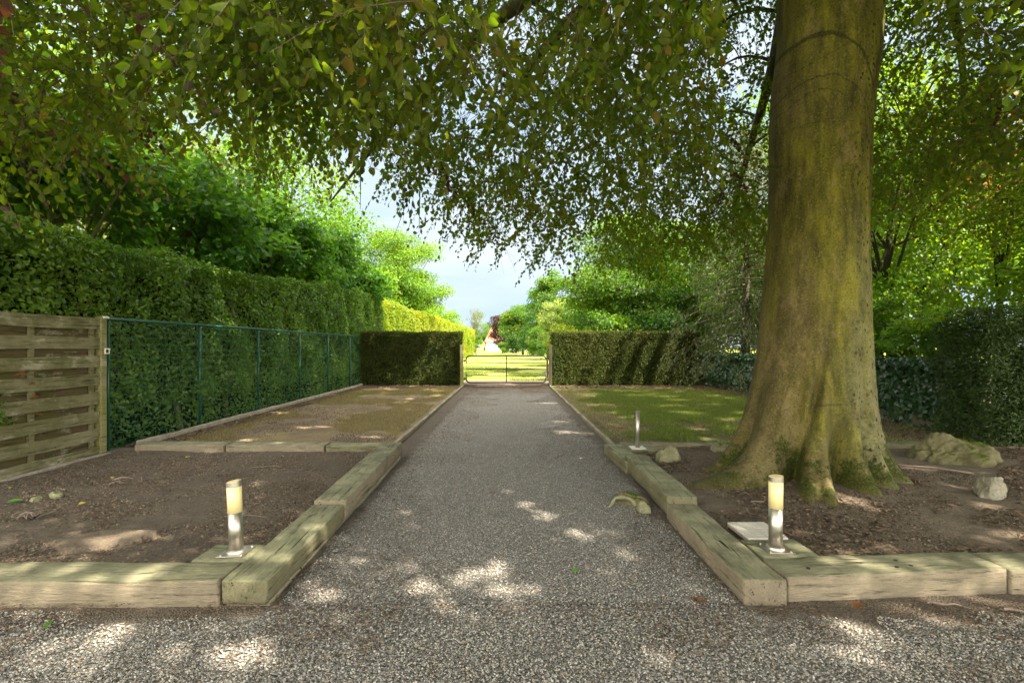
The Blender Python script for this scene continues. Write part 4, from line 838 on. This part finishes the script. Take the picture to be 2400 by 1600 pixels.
# ------------------------------------------------------------------ bollard lamps
def bollard(label, loc, lean, hgt, rot, plate=.17, pr=.042):
    b = empty('bollard_lamp', loc, rot, label, 'lamp', 'steel garden bollard lamps'); b.rotation_euler = (lean[0], lean[1], rot)
    bm = bmesh.new(); add_box(bm, (0, 0, .002), (plate, plate, .006), None, .0015); from_bm('base_plate', bm, M_STEEL, b)
    for sx in (-1, 1):
        for sy in (-1, 1):
            bm = bmesh.new(); add_cyl(bm, (sx*.065, sy*.065, .005), (sx*.065, sy*.065, .012), .008, seg=6); from_bm('bolt', bm, M_STEEL, b)
    bm = bmesh.new(); add_cyl(bm, (0, 0, .005), (0, 0, .018), pr+.016, pr+.013, 40); add_cyl(bm, (0, 0, .018), (0, 0, .024), pr+.013, pr+.004, 40); from_bm('flange', bm, M_STEEL, b, False)
    z1 = hgt*.575; bm = bmesh.new(); add_cyl(bm, (0, 0, .02), (0, 0, z1), pr, seg=48); o = from_bm('tube', bm, M_STEEL, b)
    for p in o.data.polygons: p.use_smooth = abs(p.normal.z) < .5
    bm = bmesh.new(); add_cyl(bm, (0, 0, z1-.004), (0, 0, hgt-.03), pr+.0015, seg=48); o = from_bm('diffuser', bm, M_OPAL, b)
    for p in o.data.polygons: p.use_smooth = abs(p.normal.z) < .5
    bm = bmesh.new(); add_cyl(bm, (0, 0, hgt-.032), (0, 0, hgt), pr+.003, seg=48)
    for v in bm.verts:
        if v.co.z > hgt-.01: v.co.z += v.co.x*.12
    o = from_bm('cap', bm, M_STEEL, b)
    bm = bmesh.new(); add_cyl(bm, (0, 0, hgt), (0, 0, hgt+.0015), pr-.001, seg=48)
    for v in bm.verts: v.co.z += v.co.x*.12
    from_bm('top_disc', bm, M_OPAL, b)
    return b
bollard('leaning bollard lamp with yellowed diffuser in the near corner of the left bed', (-1.755, 3.12, .131), (0, R(-2.2), 0), .455, 0)
bollard('upright bollard lamp with yellowed diffuser in the near corner of the right bed', (1.755, 3.18, .126), (0, R(.4), 0), .475, 0)
b = empty('steel_post', (1.712, 6.42, .114), 0, 'plain slim steel post without diffuser at the far corner of the right bed', 'post')
bm = bmesh.new(); add_box(bm, (0, 0, .003), (.19, .19, .008), None, .002); from_bm('base_plate', bm, M_WHITE, b)
bm = bmesh.new(); add_cyl(bm, (0, 0, .0), (0, 0, .485), .03, seg=32); o = from_bm('tube', bm, M_STEEL, b)
for p in o.data.polygons: p.use_smooth = abs(p.normal.z) < .5
bm = bmesh.new(); add_box(bm, (-.04, 0, .40), (.025, .02, .035), None, .002); add_box(bm, (-.036, 0, .44), (.012, .014, .09), None, .002); add_cyl(bm, (-.045, 0, .50), (-.015, 0, .503), .006, seg=8); from_bm('bracket', bm, M_RUST, b)
# pale tile slab
b = empty('paving_slab', (1.80, 3.51, .105), R(1.5), 'pale grooved paving slab lying behind the right bollard lamp', 'slab')
bm = bmesh.new()
for i in range(4):
    for j in range(7): add_box(bm, (-.105+i*.07, -.132+j*.044, .012), (.0685, .0425, .02), None, .002, 1)
from_bm('ribbed_face', bm, m_plain('slab_face', (.50, .48, .43), .8, .2, .5, 12), b)
bm = bmesh.new(); add_box(bm, (0, 0, 0), (.285, .31, .02), None, .003); from_bm('slab_body', bm, M_CONC, b)

# ------------------------------------------------------------------ rocks, roots, debris
def rock(name, label, loc, size, mat, seed, cuts=4, rz=0, rough=.35, planes=7):
    bm = bmesh.new(); bmesh.ops.create_icosphere(bm, subdivisions=cuts+1, radius=1)
    rr = random.Random(seed); pl = []
    for k in range(planes):
        n = Vector((rr.gauss(0, 1), rr.gauss(0, 1), abs(rr.gauss(0, .8)))).normalized(); pl.append((n, .55+.3*rr.random()))
    for v in bm.verts:
        for n, d in pl:
            e = v.co.dot(n)-d
            if e > 0: v.co -= n*e*.93
        q = v.co*1.6+Vector((seed, 0, 0)); v.co += v.co.normalized()*(mnoise.noise(q)*rough*.3+mnoise.noise(q*3)*rough*.12+mnoise.noise(q*8)*rough*.05)
        v.co = Vector((v.co.x*size[0], v.co.y*size[1], v.co.z*size[2]))
    o = from_bm(name, bm, mat, None, True); o.location = loc; o.rotation_euler = (0, 0, rz); return tag(o, label, 'rock')
rock('boulder', 'large moss topped boulder in the soil right of the beech', (5.48, 5.95, .08), (.44, .34, .36), M_ROCK_MOSS, 8, planes=7, rough=.7, cuts=5)
rock('rock', 'pale jagged stone alone on the soil near the right edge', (4.43, 4.45, .13), (.14, .12, .17), M_ROCK_PALE, 9, planes=9, rough=.9)
rock('rock', 'wedge shaped greenish stone just behind the plain steel post pad', (1.90, 5.83, .10), (.18, .13, .175), M_ROCK, 21, planes=10, rz=.3)
rock('rock', 'dark low stone half hidden behind the left roots of the beech', (2.80, 6.3, .09), (.2, .15, .14), M_ROCK, 5)
rock('rock', 'pointed brown stone under the raised sleeper beside the gnarled root', (1.20, 4.30, .0), (.09, .10, .08), M_ROCK, 13, planes=8)
rock('rock', 'pale grey stone in the soil at the left edge of the left bed', (-4.25, 4.55, .06), (.06, .05, .045), M_ROCK, 31, cuts=3)
rock('rock', 'smaller pale stone beside the grey one in the left bed', (-4.36, 4.46, .05), (.045, .05, .03), M_ROCK, 33, cuts=3)
# gnarled surface root
rock('tree_root', 'gnarled mossy root lump breaking out of the gravel under the raised sleeper', (1.16, 4.50, .03), (.17, .10, .085), M_ROCK_MOSS, 17, planes=12, rough=1.6, rz=-.2)['category'] = 'root'
t = np.linspace(0, 1, 14)
o = tubes('tree_root', [(np.stack([-.30*t+.02*np.sin(t*9), .02*np.sin(t*5), .10*np.sin(t*2.9+.3)-.02], -1), .024*(1-.6*t)*(1+.2*np.sin(t*19)), 10)], M_ROCK); o.location = (1.16, 4.40, .0); tag(o, 'bare pale root arching over the gnarled root lump beside the drive', 'root')
# half-buried flat slab in the left bed
bm = bmesh.new(); ring = []
for k in range(40):
    a = k/40*6.283; r_ = 1+.22*mnoise.noise(Vector((math.cos(a)*1.5, math.sin(a)*1.5, 2)))+.08*mnoise.noise(Vector((math.cos(a)*6, math.sin(a)*6, 5)))
    ring.append((math.cos(a)*.30*r_, math.sin(a)*.16*r_))
tv = [bm.verts.new((x*.96, y*.96, .012)) for x, y in ring]; bv = [bm.verts.new((x*1.05, y*1.05, -.03)) for x, y in ring]
bm.faces.new(tv)
for k in range(40): bm.faces.new((bv[k], bv[(k+1) % 40], tv[(k+1) % 40], tv[k]))
o = from_bm('flat_stone', bm, M_SOIL2); o.location = (-2.93, 3.52, .052); o.rotation_euler = (0, 0, .25); tag(o, 'flat pale half buried slab in the bare soil of the left bed', 'stone')
# twig bundles and single sticks
def sticks(label, loc, n, ln, rad, spread, mat=M_DEADWOOD, name='twig_pile', cat='twigs'):
    lst = []
    for k in range(n):
        a = rng.random()*6.28; l_ = ln*(.5+.6*rng.random()); t = np.linspace(0, 1, 7); c = rng.normal(0, spread, 2)
        lst.append((np.stack([c[0]+np.cos(a)*l_*(t-.5)+.04*l_*np.sin(t*6+k), c[1]+np.sin(a)*l_*(t-.5)+.05*l_*np.cos(t*5+k), .012+.02*rng.random()+.03*rng.random()*np.sin(t*3)], -1), rad*(1-.6*t)*(.6+.7*rng.random()), 5))
    o = tubes(name, lst, mat); o.location = loc; return tag(o, label, cat)
sticks('tangled dry twigs and bark in the left bed near the frame edge', (-3.95, 4.0, .04), 16, .2, .008, .05)
sticks('small dry twig tangle at the back of the left bed near the panel', (-4.0, 5.0, .04), 9, .16, .006, .06)
sticks('grey green dry sprig by the left drive side sleepers', (-1.86, 4.1, .04), 9, .14, .0035, .03)
sticks('brown bark heap right of the beech roots', (4.0, 4.85, .09), 14, .2, .01, .06, M_RUST)
sticks('loose roots and twigs at the right foot of the beech', (3.75, 4.15, .06), 12, .18, .008, .04)
t = np.linspace(0, 1, 12)
def branch(label, pts, r, name='stick'):
    pts = np.array(pts, float); tt = np.linspace(0, 1, 14); s = np.linspace(0, 1, len(pts)); q = np.stack([np.interp(tt, s, pts[:, i]) for i in range(3)], -1); q[:, 1] += .012*np.sin(tt*11); q0 = q[0].copy()
    o = tubes(name, [(q-q0, r*(1-.6*tt), 6)], M_DEADWOOD); o.location = q0; return tag(o, label, 'stick', 'fallen sticks')
branch('long thin fallen branch between the beech and the big boulder', [(5.0, 5.2, .09), (4.7, 5.35, .12), (4.42, 5.5, .11), (4.35, 5.6, .26)], .012)
branch('forked pale stick in the soil behind the right bollard lamp', [(2.12, 4.25, .09), (2.2, 4.2, .11), (2.28, 4.3, .09), (2.36, 4.31, .09)], .006)
branch('orange brown stick on the gravel at the right frame edge', [(2.72, 2.66, .01), (2.85, 2.60, .02), (2.98, 2.55, .012)], .009)
branch('short brown stick against the right front sleeper', [(2.35, 2.72, .012), (2.45, 2.70, .02), (2.55, 2.68, .01)], .008)
branch('thin curved stick on the sunlit gravel of the drive', [(-.45, 3.18, .012), (-.33, 3.14, .012), (-.2, 3.16, .014)], .003)
branch('thin stick lying in the left bed right of the lamp', [(-2.35, 4.0, .05), (-2.2, 3.97, .07), (-2.0, 4.0, .05)], .004)
branch('pale thin stick at the far side of the left bed', [(-3.0, 5.6, .05), (-2.8, 5.62, .07), (-2.65, 5.66, .05)], .004)
# single leaves
def leafobj(label, px, py, h, size, mat, name='fallen_leaf', kind='ovate', ratio=.65):
    p = P(px, py, h); a = rng.random()*6.28
    o = leaves(name, np.zeros((1, 3)), np.array([[math.cos(a), math.sin(a), .1]]), np.array([[.2*rng.normal(), .2*rng.normal(), 1.]]), size, ratio, kind, mat); o.location = p; return tag(o, label, 'leaf', 'fallen leaves lying singly')
leafobj('yellow leaf at the back of the left bed', 445, 1069, .06, .07, M_YLEAF)
leafobj('yellow leaf in the middle of the left bed', 184, 1182, .06, .065, M_YLEAF)
leafobj('small yellow leaf in the left bed near the twig tangle', 260, 1120, .06, .05, M_YLEAF)
leafobj('yellow leaf near the wooden panel', 30, 1140, .06, .07, M_YLEAF)
leafobj('fresh green leaf beside the pale stones in the left bed', 55, 1170, .06, .11, M_GLEAF)
leafobj('dry oak leaf on the gravel left of the right corner sleeper', 1655, 1410, .012, .10, M_DEADLEAF, kind='lobed')
leafobj('large curled brown leaf in front of the right front sleeper', 2018, 1412, .03, .10, M_DEADLEAF)
leafobj('dark green leaf on the drive', 1345, 1339, .012, .06, M_GLEAF)
leafobj('long greenish leaf on the gravel in front of the left sleeper', 125, 1452, .015, .10, M_GLEAF, ratio=.3)
leafobj('pale brown leaf in the soil of the right bed near the front sleeper', 2305, 1272, .08, .05, M_DEADLEAF)
leafobj('orange brown leaf on the middle of the drive', 1145, 1155, .012, .07, M_DEADLEAF)
leafobj('white paper like scrap on the drive before the low sleeper', 1365, 1072, .015, .09, M_WHITE, name='paper_scrap')

# ------------------------------------------------------------------ gravel stones, litter, grass
def pebbles(name, X, Y, Z, S, lab, rn=None):
    n = len(X); T = np.array([[1, 0, 0], [0, 1, 0], [-1, 0, 0], [0, -1, 0], [0, 0, 1], [0, 0, -.6], ])
    T = np.array([[1, .2, 0], [.3, 1, 0], [-.9, .5, .1], [-.5, -.9, 0], [.6, -.8, .1], [.35, .2, .75], [-.35, -.1, .8], [0, -.1, -.6]])
    Fc = np.array([[0, 1, 5], [1, 2, 6], [1, 6, 5], [2, 3, 6], [3, 4, 6], [4, 5, 6], [4, 0, 5]])
    a = rng.random(n)*6.283; ca, sa = np.cos(a)[:, None], np.sin(a)[:, None]; jit = 1+.22*rng.normal(size=(n, 8, 3)); V = T[None]*jit*np.array([1, .8, .75])
    x = V[..., 0]*ca-V[..., 1]*sa; y = V[..., 0]*sa+V[..., 1]*ca; til = rng.normal(0, .35, (n, 1)); z = V[..., 2]+x*til
    V = np.stack([x, y, z], -1)*S[:, None, None]+np.stack([X, Y, Z], -1)[:, None]
    me = np_mesh(name, V.reshape(-1, 3), (np.arange(n)[:, None, None]*8+Fc[None]).reshape(-1, 3), None, np.repeat(rng.random(n) if rn is None else rn, len(Fc)))
    return tag(link(name, me, M_PEBBLE), lab, 'gravel', kind='stuff')
n = 420000; Y = 1.4+11*rng.random(n)**1.8; X = rng.uniform(-3.6, 3.9, n)
inY = (Y < 2.70); drv = (np.abs(X) < 1.32) | inY
q = np.stack([X, Y, 0*X], -1); side_ = np.clip((np.abs(X)-.95)/.4, 0, 1)*np.clip((Y-2.3)/.4, 0, 1); fr = np.clip((Y-2.25)/.45, 0, 1)*np.clip((np.abs(X)-1.2)/.5, 0, 1); cor = .6*np.clip((np.abs(X)-1.5)/1., 0, 1)
msk = np.maximum(np.maximum(side_, fr), cor); thr = .15+.62*vn(q+8, 2.3)+.35*vn(q+2, 7.)
ok = drv & (thr > .62*msk+.12) & ~((X > 1.3) & (Y > 2.66)) & ~((X < -1.3) & (Y > 2.66)); X, Y = X[ok], Y[ok]
pebbles('gravel', X, Y, .000+.006*rng.random(len(X)), (.0038+.0038*rng.random(len(X))**2.2), 'loose grey and white gravel stones covering the drive and yard')
M_CLOD = Mat('soil_clod'); M_CLOD = M_CLOD.done(M_CLOD.ramp(M_CLOD.attr(), [(0., (.04, .032, .025)), (.5, (.10, .082, .063)), (.85, (.18, .145, .11)), (.93, (.30, .24, .17)), (1., (.2, .09, .045))]), .95, None, spec=.1)
def clods(n, x0, x1, y0, y1, z, lab, fn=None, far=None):
    X = rng.uniform(x0, x1, n); Y = y0+(y1-y0)*rng.random(n)**1.4; q = np.stack([X, Y, 0*X], -1); k = vn(q+4, 1.7)+.5*vn(q, 5.)+.25*rng.random(n) > .78
    if far is not None: k &= far(X, Y)
    X, Y = X[k], Y[k]; Z = z+.03*(vn(np.stack([X, Y, 0*X], -1)+7.3, 1.5)-.5)+rough_soil(X, Y)+(fn(X, Y) if fn else 0)
    pebbles('soil_crumbs', X, Y, Z, .0025+.009*rng.random(len(X))**4, lab); bpy.data.objects['soil_crumbs' if 'soil_crumbs.001' not in bpy.data.objects else 'soil_crumbs.001'].data.materials[0] = M_CLOD
clods(110000, -5.3, -1.62, 2.98, 6.55, .037, 'crumbs of dark soil and small chips on the left bed')
clods(130000, 1.58, 7.0, 3.05, 6.6, .064, 'crumbs of sandy soil and small chips on the right bed', mound, lambda X, Y: np.hypot(X-TX, Y-TY) > .7)
def lawn_bits(n, x0, x1, lab):
    X = rng.uniform(x0, x1, n); Y = 6.85+10.6*rng.random(n)**1.4; q = np.stack([X, Y, 0*X], -1); k = vn(q+4, 1.2)+.4*vn(q, 4.) > .68
    X, Y = X[k], Y[k]; o = pebbles('soil_crumbs', X, Y, .031+0*X, .004+.012*rng.random(len(X))**3, lab); o.data.materials[0] = M_CLOD
lawn_bits(50000, -5.1, -1.75, 'crumbs of bare earth between the dry grass on the left plot')
lawn_bits(50000, 1.6, 7.0, 'crumbs of bare earth around the right lawn')
def litter(name, n, x0, x1, y0, y1, z, size, mat, lab, dens=None, kind='six', flat=.25, ratio=.6, fn=None):
    X = rng.uniform(x0, x1, n); Y = y0+(y1-y0)*rng.random(n); q = np.stack([X, Y, 0*X], -1)
    if dens is not None: k = dens(X, Y, q); X, Y, q = X[k], Y[k], q[k]
    n = len(X); q[:, 2] = z+(fn(X, Y) if fn else 0)+.012*rng.random(n)
    a = rng.random(n)*6.28; D = np.stack([np.cos(a), np.sin(a), .15*rng.normal(size=n)], -1); Nn = rng.normal(0, flat, (n, 3))+[0, 0, 1]
    o = leaves(name, q, D, Nn, size*(.5+rng.random(n)), ratio, kind, mat); return tag(o, lab, 'litter', kind='stuff')
far_tr = lambda X, Y: np.hypot(X-TX, Y-TY) > .8
litter('leaf_litter', 26000, 1.6, 8, 3.0, 6.6, .072, .030, M_LITTER, 'brown bark chips and leaf litter on the right bed', lambda X, Y, q: (vn(q, 1.2)+.3*vn(q, 4.) > .55) & far_tr(X, Y), fn=mound)
litter('leaf_litter', 8000, -5.3, -1.65, 3.0, 6.5, .045, .018, M_LITTER, 'fine brown crumbs and needles on the left bed', lambda X, Y, q: vn(q, 1.5) > .4)
litter('leaf_litter', 11000, -4.5, 5, 2.0, 2.72, .008, .020, M_LITTER, 'reddish needles and leaf crumbs mixed into the gravel by the sleepers', lambda X, Y, q: (vn(q+3, 1.8)*.7+.3*vn(q, 6.)+.25*np.clip((Y-2.3)/.4, 0, 1)+.12*np.clip(np.abs(X)-1.2, 0, 1) > .68), ratio=.35)
litter('leaf_litter', 27000, -1.36, 1.34, 2.2, 17.5, .007, .022, M_LITTER, 'brown crumbs scattered over the drive', lambda X, Y, q: (vn(q+3, 1.4)*.6+.5*np.abs(X)/1.3+.12*(Y > 11) > .66), ratio=.35)
litter('leaf_litter', 16000, -5.4, -4.9, 6.8, 17.6, .05, .035, M_LITTER, 'dry leaves gathered along the concrete kerb')
litter('leaf_litter', 9000, -1.9, 1.8, 17.2, 19, .0, .03, M_LITTER, 'dry leaves under the metal gate', lambda X, Y, q: vn(q, 2.) > .5)
litter('leaf_litter', 16000, -5.2, 7.1, 16.6, 17.7, .045, .04, M_LITTER, 'brown needles shed under the clipped hedges', lambda X, Y, q: (np.abs(X) > 1.7))
litter('leaf_litter', 14000, 5.6, 7.3, 6.8, 17.6, .045, .04, M_LITTER, 'brown leaf litter at the foot of the ivy fence', lambda X, Y, q: (X > 6+.8*vn(q, .8)))
def grass(name, n, x0, x1, y0, y1, z, hgt, mat, lab, dens):
    X = rng.uniform(x0, x1, n); Y = rng.uniform(y0, y1, n); q = np.stack([X, Y, 0*X], -1); k = dens(X, Y, q); q = q[k]; n = len(q); q[:, 2] = z
    D = rng.normal(0, .45, (n, 3))+[0, 0, 1]; Nn = rng.normal(0, 1, (n, 3)); Nn[:, 2] = 0
    o = leaves(name, q, D, Nn, hgt*(.4+rng.random(n)), .13, 'blade', mat); return tag(o, lab, 'grass', kind='stuff')
grass('grass', 60000, 1.7, 7.1, 6.85, 17.5, .03, .04, M_DRYGRASS, 'straw coloured dry grass mixed into the right lawn', lambda X, Y, q: vn(q+5, .9)+.4*vn(q+19, 3.1) > .62)
def dl(X, Y, q):
    if True: e = ((X-4.6)/2.9)**2+((Y-12.3)/4.3)**2; return (e+.9*(vn(q+5, .9)-.5)+.9*(vn(q+9, 3.1)-.5)+.9*(vn(q+33, 2.2)-.5)+.45*rng.random(len(X)) < .95) | ((X > 1.9) & (Y < 8.6) & (vn(q+1, 1.6)+.4*vn(q, 5.) > .85))
grass('grass', 190000, 1.7, 7.1, 6.85, 17.5, .03, .055, M_GRASS, 'short green grass on the right lawn', dl)
grass('grass', 150000, -5.1, -1.8, 6.85, 17.0, .03, .04, M_DRYGRASS, 'sparse dry straw coloured grass on the left plot', lambda X, Y, q: vn(q+5, .8)+.4*vn(q+9, 3.1) > .62)
grass('grass', 22000, -5.0, -1.9, 8, 16.5, .03, .045, M_GRASS, 'thin green grass patches on the left plot', lambda X, Y, q: vn(q+25, .5)+.5*vn(q+9, 2.) > .88)
grass('grass', 90000, -5, 6, 20.5, 45, .0, .12, M_GRASS, 'long sunlit grass at the near edge of the field', lambda X, Y, q: (np.abs(X) < .2*Y) & ((vn(q+25, .5)+.5*vn(q+9, 1.3) > .75-(Y < 23.5)*.2)))

# ------------------------------------------------------------------ distant house
hz = .35
b = empty('house', (-1.2, 122, hz), 0, 'distant house with orange clay roof beyond the field', 'house')
bm = bmesh.new(); add_box(bm, (2.2, 0, 1.2), (13, 7, 2.5)); from_bm('wall', bm, M_WALL, b)
bm = bmesh.new(); xs = (-4.7, 9.1); v = [bm.verts.new(q) for q in ((xs[0], -3.9, 2.4), (xs[1], -3.9, 2.4), (xs[1], 3.9, 2.4), (xs[0], 3.9, 2.4), (xs[0]+1.5, 0, 5.9), (xs[1]-1.5, 0, 5.9))]
for f_ in ((0, 1, 5, 4), (1, 2, 5), (2, 3, 4, 5), (3, 0, 4), (3, 2, 1, 0)): bm.faces.new([v[i] for i in f_])
rf = from_bm('roof', bm, M_ROOF, b)
bm = bmesh.new(); add_box(bm, (-1.4, -2.75, 3.55), (.9, .12, .8), Matrix.Rotation(R(-48), 4, 'X')); from_bm('skylight', bm, M_WHITE, rf)
for xx in (-2.8, -.6, 4): 
    bm = bmesh.new(); add_box(bm, (xx, -3.52, 1.2), (1.1, .06, 1.2)); f_ = from_bm('window', bm, M_WHITEWALL, b)
    bm = bmesh.new(); add_box(bm, (xx, -3.56, 1.2), (.9, .04, 1.0)); from_bm('pane', bm, M_GLASS, f_)
bm = bmesh.new(); add_box(bm, (0, 0, .7), (4.5, .3, 1.1)); add_box(bm, (0, 0, 1.3), (4.7, .4, .12)); o = from_bm('garden_wall', bm, M_WALL); o.location = (1.0, 108, hz); tag(o, 'white garden wall beyond the field behind the far shrubs', 'wall')
def parasol(label, loc, tilt, mat, sz):
    b = empty('parasol', loc, 0, label, 'parasol', 'garden parasols by the house')
    bm = bmesh.new(); add_cyl(bm, (0, 0, 0), (0, 0, 2.2), .03, seg=8); from_bm('pole', bm, M_STEEL, b)
    bm = bmesh.new(); add_cyl(bm, (0, 0, 0), (0, 0, .45), sz, .05, 8); o = from_bm('canopy', bm, mat, b); o.location = (0, 0, 1.9); o.rotation_euler = tilt
parasol('tilted grey parasol in front of the distant house', (-6.0, 104, hz), (R(-35), R(38), 0), M_GREYCLOTH, 1.3)
parasol('blue parasol in front of the distant house', (-3.4, 106, hz), (0, 0, 0), M_BLUE, 1.1)
bm = bmesh.new(); add_box(bm, (0, 0, .42), (1.8, .5, .05)); add_box(bm, (0, .25, .7), (1.8, .05, .3))
for sx in (-.7, .7): add_box(bm, (sx, 0, .2), (.08, .45, .4))
o = from_bm('bench', bm, M_GREYCLOTH); o.location = (.4, 90, hz); tag(o, 'small pale bench at the far edge of the field', 'bench')
